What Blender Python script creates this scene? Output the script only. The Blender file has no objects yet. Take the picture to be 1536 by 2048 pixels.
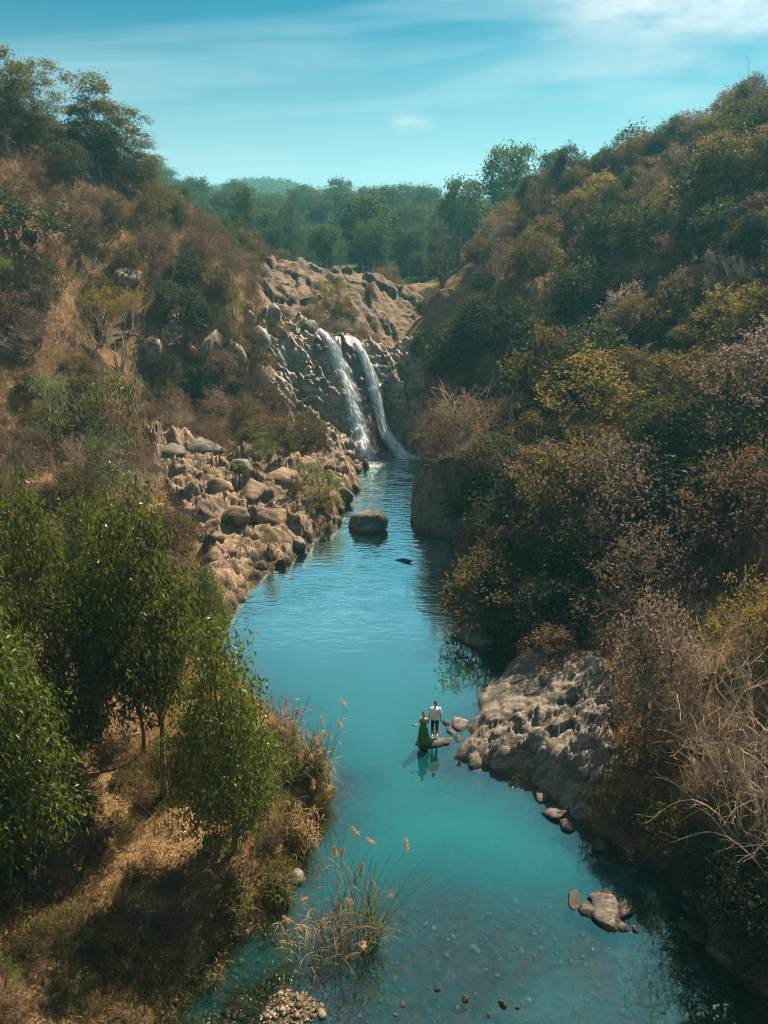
import bpy, math, random
import numpy as np
from mathutils import Vector, Matrix

random.seed(7)
RNG = np.random.default_rng(7)
scene = bpy.context.scene
R = math.radians

# ------------------------------------------------------------------ camera, sky, sun, exposure
CAM_H, PITCH, FPX, PW, PH = 20.75, R(21.0), 1420.0, 1536.0, 2048.0
CP, SP = math.cos(PITCH), math.sin(PITCH)
cam_d = bpy.data.cameras.new('camera')
cam_d.sensor_fit = 'VERTICAL'
cam_d.sensor_height = 24.0
cam_d.lens = 24.0 * FPX / PH
cam_d.clip_start = 0.1
cam_d.clip_end = 5000
cam = bpy.data.objects.new('camera', cam_d)
cam.location = (0, 0, CAM_H)
cam.rotation_euler = (R(90) - PITCH, 0, 0)
scene.collection.objects.link(cam)
scene.camera = cam

SUN_AZ, SUN_EL = R(36), R(50)           # azimuth to the right of the viewing direction (+Y)
sun_dir = Vector((math.sin(SUN_AZ) * math.cos(SUN_EL), math.cos(SUN_AZ) * math.cos(SUN_EL), math.sin(SUN_EL)))
sun_d = bpy.data.lights.new('sun', 'SUN')
sun_d.energy = 5.0
sun_d.angle = R(0.6)
sun_d.color = (1.0, 0.80, 0.58)
sun = bpy.data.objects.new('sun', sun_d)
sun.rotation_euler = (-sun_dir).to_track_quat('-Z', 'Y').to_euler()
sun.location = (40, 60, 120)
scene.collection.objects.link(sun)

world = bpy.data.worlds.new('World')
scene.world = world
world.use_nodes = True
wt = world.node_tree
wt.nodes.clear()


def N(tree, typ, **kw):
    n = tree.nodes.new(typ)
    for k, v in kw.items():
        if k.startswith('i_'):
            n.inputs[k[2:].replace('_', ' ')].default_value = v
        else:
            setattr(n, k, v)
    return n


def L(tree, a, b):
    tree.links.new(a, b)


def ramp(tree, fac, stops, interp='LINEAR'):
    n = tree.nodes.new('ShaderNodeValToRGB')
    cr = n.color_ramp
    cr.interpolation = interp
    while len(cr.elements) < len(stops):
        cr.elements.new(0.5)
    for e, (p, c) in zip(cr.elements, stops):
        e.position = p
        e.color = (*c, 1) if len(c) == 3 else c
    if fac is not None:
        L(tree, fac, n.inputs['Fac'])
    return n.outputs['Color']


def math_n(tree, op, a, b=None, clamp=False):
    n = tree.nodes.new('ShaderNodeMath')
    n.operation = op
    n.use_clamp = clamp
    for i, v in enumerate((a, b)):
        if v is None:
            continue
        if isinstance(v, (int, float)):
            n.inputs[i].default_value = v
        else:
            L(tree, v, n.inputs[i])
    return n.outputs[0]


def mixc(tree, fac, a, b, typ='MIX'):
    n = tree.nodes.new('ShaderNodeMix')
    n.data_type = 'RGBA'
    n.blend_type = typ
    for s, v in ((n.inputs[0], fac), (n.inputs[6], a), (n.inputs[7], b)):
        if isinstance(v, (int, float)):
            s.default_value = v
        elif isinstance(v, tuple):
            s.default_value = (*v, 1) if len(v) == 3 else v
        else:
            L(tree, v, s)
    return n.outputs[2]


SKY_STRENGTH = 0.05
sky = N(wt, 'ShaderNodeTexSky', sky_type='NISHITA', sun_disc=False, sun_elevation=SUN_EL, sun_rotation=SUN_AZ,
        altitude=900, air_density=1.0, dust_density=0.6, ozone_density=1.6)
gm = N(wt, 'ShaderNodeGamma')
gm.inputs['Gamma'].default_value = 1.28
L(wt, sky.outputs[0], gm.inputs['Color'])
tinted = mixc(wt, 1.0, gm.outputs[0], (0.004, 0.285, 0.268), 'MULTIPLY')
# the air near the horizon is pale
tc0 = N(wt, 'ShaderNodeTexCoord')
sep0 = N(wt, 'ShaderNodeSeparateXYZ')
L(wt, tc0.outputs['Generated'], sep0.inputs[0])
pale = N(wt, 'ShaderNodeMapRange', interpolation_type='SMOOTHSTEP')
pale.inputs['From Min'].default_value = -0.02
pale.inputs['From Max'].default_value = 0.27
pale.inputs['To Min'].default_value = 0.92
pale.inputs['To Max'].default_value = 0.0
L(wt, sep0.outputs[2], pale.inputs['Value'])
tinted = mixc(wt, pale.outputs[0], tinted, (4.7, 5.6, 6.0))
# thin cirrus: noise on a flat layer far overhead
tc = N(wt, 'ShaderNodeTexCoord')
sep = N(wt, 'ShaderNodeSeparateXYZ')
L(wt, tc.outputs['Generated'], sep.inputs[0])
zz = math_n(wt, 'ADD', math_n(wt, 'MAXIMUM', sep.outputs[2], 0.0), 0.16)
cx = math_n(wt, 'DIVIDE', sep.outputs[0], zz)
cy = math_n(wt, 'DIVIDE', sep.outputs[1], zz)
comb = N(wt, 'ShaderNodeCombineXYZ')
L(wt, cx, comb.inputs[0]); L(wt, cy, comb.inputs[1])
mp = N(wt, 'ShaderNodeMapping')
mp.inputs['Rotation'].default_value = (0, 0, R(38))
mp.inputs['Scale'].default_value = (0.62, 1.7, 1)
mp.inputs['Location'].default_value = (5.3, 1.7, 0)
L(wt, comb.outputs[0], mp.inputs[0])
n1 = N(wt, 'ShaderNodeTexNoise', i_Scale=0.95, i_Detail=8.0, i_Roughness=0.52, i_Distortion=0.9)
L(wt, mp.outputs[0], n1.inputs['Vector'])
cl = ramp(wt, n1.outputs[0], [(0.47, (0, 0, 0)), (0.58, (0.42, 0.42, 0.42)), (0.70, (1, 1, 1))], 'EASE')
veil = N(wt, 'ShaderNodeMapRange', interpolation_type='SMOOTHSTEP')
for k_, v_ in (('From Min', 0.28), ('From Max', 0.62), ('To Min', 0.0), ('To Max', 0.30)):
    veil.inputs[k_].default_value = v_
L(wt, sep.outputs[2], veil.inputs['Value'])
above = math_n(wt, 'MULTIPLY', sep.outputs[2], 12.0, True)
clouded = mixc(wt, math_n(wt, 'MULTIPLY', math_n(wt, 'MULTIPLY', math_n(wt, 'ADD', math_n(wt, 'MULTIPLY', cl, 0.60), veil.outputs[0], True), 0.85), above), tinted, (4.6, 6.0, 6.4))
nn = N(wt, 'ShaderNodeTexNoise', i_Scale=9.0, i_Detail=7.0, i_Roughness=0.6)
mpp = N(wt, 'ShaderNodeMapping')
mpp.inputs['Scale'].default_value = (1.0, 1.0, 3.0)
L(wt, tc.outputs['Generated'], mpp.inputs[0]); L(wt, mpp.outputs[0], nn.inputs['Vector'])
for (ppx, ppy), (rx_, rz_), amt in [((1340, 2), (0.13, 0.026), 0.85), ((1500, 22), (0.13, 0.028), 0.7), ((808, 246), (0.020, 0.008), 0.75), ((852, 250), (0.011, 0.006), 0.6), ((1330, 132), (0.16, 0.016), 0.35)]:
    dx_, dy_, dz_ = (ppx - PW / 2) / FPX, CP - (ppy - PH / 2) / FPX * SP, -SP - (ppy - PH / 2) / FPX * CP
    ln_ = math.sqrt(dx_ * dx_ + dy_ * dy_ + dz_ * dz_)
    ex_ = math_n(wt, 'DIVIDE', math_n(wt, 'SUBTRACT', sep.outputs[0], dx_ / ln_), rx_)
    ez_ = math_n(wt, 'DIVIDE', math_n(wt, 'SUBTRACT', sep.outputs[2], dz_ / ln_), rz_)
    ahead = math_n(wt, 'GREATER_THAN', sep.outputs[1], 0.0)
    rr_ = math_n(wt, 'ADD', math_n(wt, 'MULTIPLY', ex_, ex_), math_n(wt, 'MULTIPLY', ez_, ez_))
    gg_ = math_n(wt, 'MULTIPLY', math_n(wt, 'EXPONENT', math_n(wt, 'MULTIPLY', rr_, -1.0)), ahead)
    mk_ = math_n(wt, 'MULTIPLY', math_n(wt, 'MULTIPLY', gg_, ramp(wt, nn.outputs[0], [(0.36, (0.1, 0.1, 0.1)), (0.62, (1, 1, 1))])), amt, True)
    clouded = mixc(wt, mk_, clouded, (6.4, 6.6, 6.8))
bg = N(wt, 'ShaderNodeBackground')
bg.inputs['Strength'].default_value = SKY_STRENGTH
L(wt, clouded, bg.inputs['Color'])
wo = N(wt, 'ShaderNodeOutputWorld')
L(wt, bg.outputs[0], wo.inputs['Surface'])

scene.view_settings.view_transform = 'Standard'
scene.view_settings.look = 'None'
scene.view_settings.gamma = 1.0
scene.view_settings.use_curve_mapping = False
scene.view_settings.exposure = 1.55
scene.render.engine = 'CYCLES'
cy_ = scene.cycles
cy_.use_denoising = True
try:
    cy_.denoiser = 'OPENIMAGEDENOISE'
except Exception:
    pass
cy_.filter_width = 1.0
cy_.max_bounces = 6
cy_.diffuse_bounces = 3
cy_.glossy_bounces = 3
cy_.transmission_bounces = 3
cy_.volume_bounces = 0
cy_.transparent_max_bounces = 12
cy_.sample_clamp_indirect = 6.0
cy_.caustics_reflective = False
cy_.caustics_refractive = False

# ------------------------------------------------------------------ numeric helpers


def ray(px, py):
    dx, dy = (px - PW / 2) / FPX, (py - PH / 2) / FPX
    return dx, CP - dy * SP, -SP - dy * CP


def at_y(px, py, Y):                    # point on the ray through a pixel at forward distance Y
    x, y, z = ray(px, py)
    t = Y / y
    return np.array([x * t, Y, CAM_H + z * t])


def at_z(px, py, Z=0.0):
    x, y, z = ray(px, py)
    t = (Z - CAM_H) / z
    return np.array([x * t, y * t, Z])


def project(p):
    x, y, z = p[0], p[1], p[2] - CAM_H
    f = y * CP - z * SP
    u = y * SP + z * CP
    return PW / 2 + FPX * x / f, PH / 2 - FPX * u / f, f


def smooth(a, b, x):
    t = np.clip((np.asarray(x, float) - a) / (b - a), 0, 1)
    return t * t * (3 - 2 * t)


def _hash(ix, iy, iz, s):
    h = (ix.astype(np.int64) * 374761393 + iy.astype(np.int64) * 668265263 + iz.astype(np.int64) * 2147483647 + s * 1442695041) & 0xFFFFFFFF
    h = ((h ^ (h >> 13)) * 1274126177) & 0xFFFFFFFF
    h = ((h ^ (h >> 16)) * 2246822519) & 0xFFFFFFFF
    return ((h ^ (h >> 15)) & 0xFFFFFF) / float(0xFFFFFF)


def vnoise(x, y, z=None, s=0):
    x = np.asarray(x, float); y = np.asarray(y, float)
    z = np.zeros_like(x) if z is None else np.asarray(z, float)
    ix, iy, iz = np.floor(x), np.floor(y), np.floor(z)
    fx, fy, fz = x - ix, y - iy, z - iz
    fx, fy, fz = [f * f * f * (f * (f * 6 - 15) + 10) for f in (fx, fy, fz)]
    r = 0
    for a in (0, 1):
        for b in (0, 1):
            for c in (0, 1):
                w = (fx if a else 1 - fx) * (fy if b else 1 - fy) * (fz if c else 1 - fz)
                r = r + w * _hash(ix + a, iy + b, iz + c, s)
    return r * 2 - 1


def fbm(x, y, z=None, s=0, o=4, g=0.5):
    r, a, f = 0, 1.0, 1.0
    for k in range(o):
        r = r + a * vnoise(np.asarray(x) * f, np.asarray(y) * f, None if z is None else np.asarray(z) * f, s + k * 17)
        a *= g; f *= 2.03
    return r


def ridged(x, y, s=0, o=4):
    r, a, f = 0, 1.0, 1.0
    for k in range(o):
        r = r + a * (1 - 2 * np.abs(vnoise(x * f, y * f, None, s + k * 31)))
        a *= 0.5; f *= 2.1
    return r


def facets(x, y, cell, s, off, tilt, stretch=(1, 1), rot=0.0):
    """blocky broken relief: every Voronoi cell is a tilted plane with its own level; returns height and crack distance"""
    c, sn = math.cos(rot), math.sin(rot)
    u = (x * c + y * sn) / (cell * stretch[0]); v = (-x * sn + y * c) / (cell * stretch[1])
    iu, iv = np.floor(u), np.floor(v)
    d1 = np.full(u.shape, 9.0); d2 = np.full(u.shape, 9.0); h = np.zeros(u.shape)
    for a in (-1, 0, 1):
        for b in (-1, 0, 1):
            cu, cv = iu + a, iv + b
            pu = cu + 0.1 + 0.8 * _hash(cu, cv, cu * 0, s); pv = cv + 0.1 + 0.8 * _hash(cu, cv, cu * 0, s + 1)
            d = np.hypot(u - pu, v - pv)
            hh = off * (_hash(cu, cv, cu * 0, s + 2) * 2 - 1) + tilt * cell * ((u - pu) * (_hash(cu, cv, cu * 0, s + 3) * 2 - 1) + (v - pv) * (_hash(cu, cv, cu * 0, s + 4) * 2 - 1))
            near = d < d1
            d2 = np.where(near, d1, np.minimum(d2, d))
            h = np.where(near, hh, h)
            d1 = np.where(near, d, d1)
    return h, d2 - d1


def polyrock(x, y, cell, s, off, tilt, drop, stretch=(1, 1), rot=0.0):
    """angular relief: upper envelope of tilted blunt blocks, one per cell"""
    c, sn = math.cos(rot), math.sin(rot)
    u = (x * c + y * sn) / (cell * stretch[0]); v = (-x * sn + y * c) / (cell * stretch[1])
    iu, iv = np.floor(u), np.floor(v)
    h = np.full(u.shape, -9.0)
    for a in (-1, 0, 1):
        for b in (-1, 0, 1):
            cu, cv = iu + a, iv + b
            z0 = cu * 0
            du = u - cu - 0.15 - 0.7 * _hash(cu, cv, z0, s); dv = v - cv - 0.15 - 0.7 * _hash(cu, cv, z0, s + 1)
            an = 0.9 * (_hash(cu, cv, z0, s + 5) - 0.5)
            d1, d2 = du * np.cos(an) - dv * np.sin(an), du * np.sin(an) + dv * np.cos(an)
            hh = off * (_hash(cu, cv, z0, s + 2) * 2 - 1) + cell * (tilt * (d1 * (_hash(cu, cv, z0, s + 3) * 2 - 1) + d2 * (_hash(cu, cv, z0, s + 4) * 2 - 1)) - drop * np.maximum(0, np.maximum(np.abs(d1) - 0.22, np.abs(d2) - 0.22)))
            h = np.maximum(h, hh)
    return h


def terrace(z, step, warp, tread=0.6):
    t_ = z / step + warp
    f_ = np.floor(t_)
    return (f_ + smooth(tread, 1.0, t_ - f_) - warp) * step


def mesh_np(name, V, faces, attrs=None, smooth_shade=False, mats=(), fattrs=None, fmat=None):
    """faces: list of integer arrays (n, k); attrs: point floats; fattrs: face floats"""
    me = bpy.data.meshes.new(name)
    V = np.ascontiguousarray(V, dtype=np.float32)
    me.vertices.add(len(V))
    me.vertices.foreach_set('co', V.ravel())
    faces = [np.asarray(f, dtype=np.int32) for f in faces if len(f)]
    loops = np.concatenate([f.ravel() for f in faces])
    tot = np.concatenate([np.full(len(f), f.shape[1], np.int32) for f in faces])
    start = np.concatenate([[0], np.cumsum(tot)[:-1]]).astype(np.int32)
    me.loops.add(len(loops))
    me.loops.foreach_set('vertex_index', loops)
    me.polygons.add(len(tot))
    me.polygons.foreach_set('loop_start', start)
    me.polygons.foreach_set('loop_total', tot)
    if smooth_shade:
        me.polygons.foreach_set('use_smooth', np.ones(len(tot), bool))
    for m in mats:
        me.materials.append(m)
    if fmat is not None:
        me.polygons.foreach_set('material_index', np.asarray(fmat, np.int32))
    me.update(calc_edges=True)
    for k, a in (attrs or {}).items():
        at = me.attributes.new(k, 'FLOAT', 'POINT')
        at.data.foreach_set('value', np.asarray(a, np.float32).ravel())
    for k, a in (fattrs or {}).items():
        at = me.attributes.new(k, 'FLOAT', 'FACE')
        at.data.foreach_set('value', np.asarray(a, np.float32).ravel())
    return me


def link(name, me, parent=None, kind=None):
    o = bpy.data.objects.new(name, me)
    scene.collection.objects.link(o)
    if parent is not None:
        o.parent = parent
    if kind:
        o['kind'] = kind
    return o


def grid_faces(nx, ny):
    i = np.arange(ny - 1)[:, None] * nx + np.arange(nx - 1)[None, :]
    return np.stack([i, i + 1, i + nx + 1, i + nx], -1).reshape(-1, 4)


def tubes(P, Rd, k=4, cap=False):
    """P (n, s, 3) polylines, Rd (n, s) radii -> verts, quads"""
    n, s, _ = P.shape
    T = np.gradient(P, axis=1)
    T /= np.linalg.norm(T, axis=2, keepdims=True) + 1e-9
    ref = np.where(np.abs(T[..., 2:3]) > 0.9, np.array([1.0, 0, 0]), np.array([0, 0, 1.0]))
    A = np.cross(T, ref); A /= np.linalg.norm(A, axis=2, keepdims=True) + 1e-9
    B = np.cross(T, A)
    th = np.arange(k) * 2 * math.pi / k
    V = P[:, :, None, :] + Rd[:, :, None, None] * (A[:, :, None, :] * np.cos(th)[None, None, :, None] + B[:, :, None, :] * np.sin(th)[None, None, :, None])
    base = (np.arange(n) * s * k)[:, None, None] + (np.arange(s - 1) * k)[None, :, None] + np.arange(k)[None, None, :]
    nxt = (np.arange(n) * s * k)[:, None, None] + (np.arange(s - 1) * k)[None, :, None] + ((np.arange(k) + 1) % k)[None, None, :]
    F = np.stack([base, nxt, nxt + k, base + k], -1).reshape(-1, 4)
    return V.reshape(-1, 3), F


class Acc:
    def __init__(self):
        self.V, self.F, self.n, self.rnd = [], {}, 0, {}

    def add(self, V, F, rnd=None):
        F = np.asarray(F)
        k = F.shape[1]
        self.F.setdefault(k, []).append(F + self.n)
        self.rnd.setdefault(k, []).append(np.full(len(F), 0.5) if rnd is None else rnd)
        self.V.append(V)
        self.n += len(V)

    def mesh(self, name, mat, smooth_shade=False):
        ks = list(self.F)
        return mesh_np(name, np.concatenate(self.V), [np.concatenate(self.F[k]) for k in ks], smooth_shade=smooth_shade, mats=[mat],
                       fattrs={'rnd': np.concatenate([np.concatenate(self.rnd[k]) for k in ks])})


# ------------------------------------------------------------------ materials


def new_mat(name):
    m = bpy.data.materials.new(name)
    m.use_nodes = True
    m.node_tree.nodes.clear()
    return m, m.node_tree


def out(t, shader, disp=None):
    o = t.nodes.new('ShaderNodeOutputMaterial')
    L(t, shader, o.inputs['Surface'])
    return o


def leaf_mat(name, cols, trans=0.35, rough=0.45, spec=0.35, tcol=None):
    """leaf colour varies from leaf to leaf and from plant to plant"""
    m, t = new_mat(name)
    a = N(t, 'ShaderNodeAttribute', attribute_name='rnd')
    oi = N(t, 'ShaderNodeObjectInfo')
    v = math_n(t, 'ADD', math_n(t, 'MULTIPLY', a.outputs['Fac'], 0.62), math_n(t, 'MULTIPLY', oi.outputs['Random'], 0.38))
    st = [(i / (len(cols) - 1), c) for i, c in enumerate(cols)]
    col = ramp(t, v, st)
    hs = N(t, 'ShaderNodeHueSaturation')
    L(t, col, hs.inputs['Color'])
    L(t, math_n(t, 'ADD', math_n(t, 'MULTIPLY', oi.outputs['Random'], 0.5), 0.72), hs.inputs['Value'])
    p = N(t, 'ShaderNodeBsdfPrincipled')
    p.inputs['Roughness'].default_value = rough
    p.inputs['Specular IOR Level'].default_value = spec
    L(t, hs.outputs[0], p.inputs['Base Color'])
    tr = N(t, 'ShaderNodeBsdfTranslucent')
    L(t, mixc(t, 0.6, hs.outputs[0], tcol or (0.20, 0.20, 0.03)), tr.inputs['Color'])
    mx = N(t, 'ShaderNodeMixShader')
    mx.inputs[0].default_value = trans
    L(t, p.outputs[0], mx.inputs[1]); L(t, tr.outputs[0], mx.inputs[2])
    out(t, mx.outputs[0])
    return m


def bark_mat(name, c1, c2, rough=0.9):
    m, t = new_mat(name)
    tcn = N(t, 'ShaderNodeTexCoord')
    mpn = N(t, 'ShaderNodeMapping')
    mpn.inputs['Scale'].default_value = (6, 6, 1.2)
    L(t, tcn.outputs['Object'], mpn.inputs[0])
    n = N(t, 'ShaderNodeTexNoise', i_Scale=2.5, i_Detail=5.0)
    L(t, mpn.outputs[0], n.inputs['Vector'])
    p = N(t, 'ShaderNodeBsdfPrincipled')
    p.inputs['Roughness'].default_value = rough
    p.inputs['Specular IOR Level'].default_value = 0.2
    L(t, ramp(t, n.outputs[0], [(0.3, c1), (0.7, c2)]), p.inputs['Base Color'])
    out(t, p.outputs[0])
    return m


def rock_nodes(t, dark, mid, light, warm, scale=1.0):
    g = N(t, 'ShaderNodeNewGeometry')
    n1 = N(t, 'ShaderNodeTexNoise', i_Scale=0.55 * scale, i_Detail=8.0, i_Roughness=0.62)
    L(t, g.outputs['Position'], n1.inputs['Vector'])
    mpn = N(t, 'ShaderNodeMapping')
    mpn.inputs['Rotation'].default_value = (R(28), R(18), R(35))
    mpn.inputs['Scale'].default_value = (0.7 * scale, 5.0 * scale, 2.0 * scale)
    L(t, g.outputs['Position'], mpn.inputs[0])
    n2 = N(t, 'ShaderNodeTexNoise', i_Scale=1.0, i_Detail=6.0, i_Roughness=0.6)
    L(t, mpn.outputs[0], n2.inputs['Vector'])
    n3 = N(t, 'ShaderNodeTexNoise', i_Scale=9.0 * scale, i_Detail=5.0, i_Roughness=0.7)
    L(t, g.outputs['Position'], n3.inputs['Vector'])
    c = ramp(t, n1.outputs[0], [(0.34, dark), (0.45, mid), (0.55, light), (0.66, warm)])
    c = mixc(t, 0.55, c, ramp(t, n2.outputs[0], [(0.40, dark), (0.50, mid), (0.60, light)]))
    vr = N(t, 'ShaderNodeTexVoronoi', feature='DISTANCE_TO_EDGE', i_Scale=1.3 * scale)
    wv = N(t, 'ShaderNodeVectorMath', operation='ADD')
    sc3 = N(t, 'ShaderNodeVectorMath', operation='SCALE')
    sc3.inputs['Scale'].default_value = 0.22
    L(t, n3.outputs['Color'], sc3.inputs[0])
    L(t, g.outputs['Position'], wv.inputs[0]); L(t, sc3.outputs[0], wv.inputs[1])
    mp2 = N(t, 'ShaderNodeMapping')
    mp2.inputs['Rotation'].default_value = (R(20), R(35), R(40))
    mp2.inputs['Scale'].default_value = (0.6, 1.7, 1.3)
    L(t, wv.outputs[0], mp2.inputs[0]); L(t, mp2.outputs[0], vr.inputs['Vector'])
    c = mixc(t, 0.8, c, ramp(t, vr.outputs['Distance'], [(0.0, (0.28, 0.26, 0.25)), (0.035, (1, 1, 1))]), 'MULTIPLY')
    c = mixc(t, 0.6, c, ramp(t, n3.outputs[0], [(0.35, (0.35, 0.35, 0.35)), (0.65, (1.25, 1.2, 1.15))]), 'MULTIPLY')
    bm = N(t, 'ShaderNodeBump')
    bm.inputs['Strength'].default_value = 0.6
    bm.inputs['Distance'].default_value = 0.05 / scale
    L(t, math_n(t, 'ADD', n3.outputs[0], math_n(t, 'MULTIPLY', n2.outputs[0], 0.4)), bm.inputs['Height'])
    return c, bm.outputs[0], g


def rock_mat(name, dark, mid, light, warm, scale=1.0, rough=0.75, spec=0.3, wet=False, wet_z=None):
    m, t = new_mat(name)
    c, nb, g = rock_nodes(t, dark, mid, light, warm, scale)
    p = N(t, 'ShaderNodeBsdfPrincipled')
    p.inputs['Roughness'].default_value = rough
    p.inputs['Specular IOR Level'].default_value = spec
    if wet:                             # the rock the stream runs over is dark and shiny: attribute 'wet'
        a = N(t, 'ShaderNodeAttribute', attribute_name='wet')
        c = mixc(t, math_n(t, 'MULTIPLY', a.outputs['Fac'], 0.8), c, mixc(t, 1.0, c, (0.11, 0.13, 0.14), 'MULTIPLY'))
        L(t, math_n(t, 'SUBTRACT', rough, math_n(t, 'MULTIPLY', a.outputs['Fac'], 0.28)), p.inputs['Roughness'])
    if wet_z is not None:               # tide line: damp dark rock just above the water
        s = N(t, 'ShaderNodeSeparateXYZ')
        L(t, g.outputs['Position'], s.inputs[0])
        mr = N(t, 'ShaderNodeMapRange')
        mr.inputs['From Min'].default_value = wet_z * 0.5
        mr.inputs['From Max'].default_value = wet_z
        mr.inputs['To Min'].default_value = 1.0
        mr.inputs['To Max'].default_value = 0.0
        L(t, s.outputs[2], mr.inputs['Value'])
        c = mixc(t, mr.outputs[0], c, mixc(t, 1.0, c, (0.30, 0.31, 0.30), 'MULTIPLY'))
    L(t, c, p.inputs['Base Color'])
    L(t, nb, p.inputs['Normal'])
    out(t, p.outputs[0])
    return m


M = {}
M['rock_tan'] = rock_mat('rock_tan', (0.042, 0.033, 0.027), (0.155, 0.112, 0.082), (0.31, 0.23, 0.165), (0.30, 0.185, 0.105), 1.0, 0.8, 0.2, wet_z=0.75)
M['rock_grey'] = rock_mat('rock_grey', (0.034, 0.032, 0.031), (0.115, 0.102, 0.090), (0.235, 0.205, 0.17), (0.23, 0.16, 0.10), 1.2, 0.7, 0.3, wet_z=0.18)
M['rock_fall'] = rock_mat('rock_fall', (0.05, 0.04, 0.034), (0.19, 0.145, 0.11), (0.36, 0.29, 0.22), (0.32, 0.20, 0.10), 0.9, 0.62, 0.5, wet=True)
M['rock_dome'] = rock_mat('rock_dome', (0.035, 0.026, 0.020), (0.11, 0.078, 0.054), (0.205, 0.145, 0.10), (0.20, 0.12, 0.062), 0.7, 0.85, 0.2)
M['rock_dark'] = rock_mat('rock_dark', (0.03, 0.03, 0.03), (0.10, 0.09, 0.08), (0.20, 0.17, 0.14), (0.16, 0.11, 0.06), 1.0, 0.7, 0.3, wet_z=0.3)
M['earth_orange'] = rock_mat('earth_orange', (0.08, 0.030, 0.018), (0.17, 0.062, 0.030), (0.24, 0.095, 0.045), (0.20, 0.075, 0.032), 1.0, 0.95, 0.1)
M['bark_euc'] = bark_mat('bark_eucalyptus', (0.14, 0.065, 0.035), (0.30, 0.17, 0.10))
M['bark_pale'] = bark_mat('bark_pale', (0.20, 0.15, 0.11), (0.42, 0.35, 0.28))
M['bark_dark'] = bark_mat('bark_dark', (0.06, 0.045, 0.035), (0.17, 0.13, 0.10))
M['twig'] = bark_mat('twig', (0.10, 0.07, 0.05), (0.26, 0.20, 0.155))
M['twig_pale'] = bark_mat('twig_pale', (0.19, 0.15, 0.12), (0.40, 0.32, 0.25))
M['cane'] = bark_mat('cane', (0.27, 0.21, 0.15), (0.52, 0.42, 0.31))
M['twig_rust'] = bark_mat('twig_rust', (0.11, 0.055, 0.03), (0.26, 0.15, 0.09))

M['leaf_euc'] = leaf_mat('leaf_eucalyptus', [(0.007, 0.020, 0.009), (0.024, 0.054, 0.015), (0.072, 0.112, 0.022), (0.20, 0.20, 0.045)], 0.36, 0.40, 0.32, (0.21, 0.25, 0.02))
M['leaf_gum'] = leaf_mat('leaf_gum', [(0.014, 0.028, 0.013), (0.05, 0.065, 0.020), (0.15, 0.135, 0.035)], 0.35, 0.6, 0.12, (0.22, 0.20, 0.03))
M['leaf_forest'] = leaf_mat('leaf_forest', [(0.008, 0.030, 0.022), (0.028, 0.075, 0.040), (0.10, 0.155, 0.055)], 0.30, 0.7, 0.08, (0.14, 0.20, 0.05))
M['leaf_olive'] = leaf_mat('leaf_olive', [(0.018, 0.024, 0.011), (0.050, 0.050, 0.022), (0.145, 0.122, 0.055)], 0.34, 0.6, 0.12, (0.26, 0.19, 0.04))
M['leaf_rust'] = leaf_mat('leaf_rust', [(0.030, 0.022, 0.017), (0.085, 0.056, 0.040), (0.23, 0.155, 0.105)], 0.33, 0.65, 0.10, (0.22, 0.14, 0.07))
M['leaf_dark'] = leaf_mat('leaf_dark', [(0.007, 0.014, 0.010), (0.020, 0.034, 0.019), (0.075, 0.085, 0.042)], 0.26, 0.6, 0.08, (0.13, 0.14, 0.03))
M['leaf_silver'] = leaf_mat('leaf_silver', [(0.05, 0.042, 0.032), (0.15, 0.12, 0.095), (0.42, 0.33, 0.29)], 0.30, 0.55, 0.12, (0.30, 0.22, 0.14))
M['leaf_dry'] = leaf_mat('leaf_dry', [(0.045, 0.033, 0.024), (0.12, 0.085, 0.058), (0.27, 0.195, 0.13)], 0.25, 0.8, 0.08, (0.26, 0.17, 0.09))
M['leaf_yellow'] = leaf_mat('leaf_yellow', [(0.07, 0.062, 0.020), (0.145, 0.118, 0.034), (0.25, 0.20, 0.055)], 0.40, 0.6, 0.12, (0.36, 0.27, 0.04))
M['leaf_bright'] = leaf_mat('leaf_bright', [(0.05, 0.085, 0.022), (0.10, 0.14, 0.035), (0.21, 0.24, 0.08)], 0.35, 0.5, 0.2, (0.24, 0.26, 0.04))
M['leaf_sapling'] = leaf_mat('leaf_sapling', [(0.045, 0.065, 0.030), (0.10, 0.125, 0.055), (0.22, 0.24, 0.13)], 0.3, 0.4, 0.35, (0.20, 0.21, 0.06))
M['grass_dry'] = leaf_mat('grass_dry', [(0.075, 0.052, 0.024), (0.18, 0.122, 0.058), (0.36, 0.26, 0.13)], 0.35, 0.75, 0.1, (0.42, 0.26, 0.09))
M['grass_green'] = leaf_mat('grass_green', [(0.045, 0.055, 0.018), (0.10, 0.10, 0.03), (0.20, 0.17, 0.055)], 0.35, 0.65, 0.12, (0.24, 0.21, 0.05))
M['litter'] = leaf_mat('litter', [(0.09, 0.05, 0.022), (0.28, 0.175, 0.075), (0.58, 0.43, 0.23)], 0.1, 0.6, 0.2, (0.3, 0.2, 0.08))
M['plume'] = leaf_mat('plume', [(0.34, 0.19, 0.10), (0.50, 0.32, 0.18), (0.62, 0.44, 0.28)], 0.45, 0.8, 0.1, (0.6, 0.38, 0.18))

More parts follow.
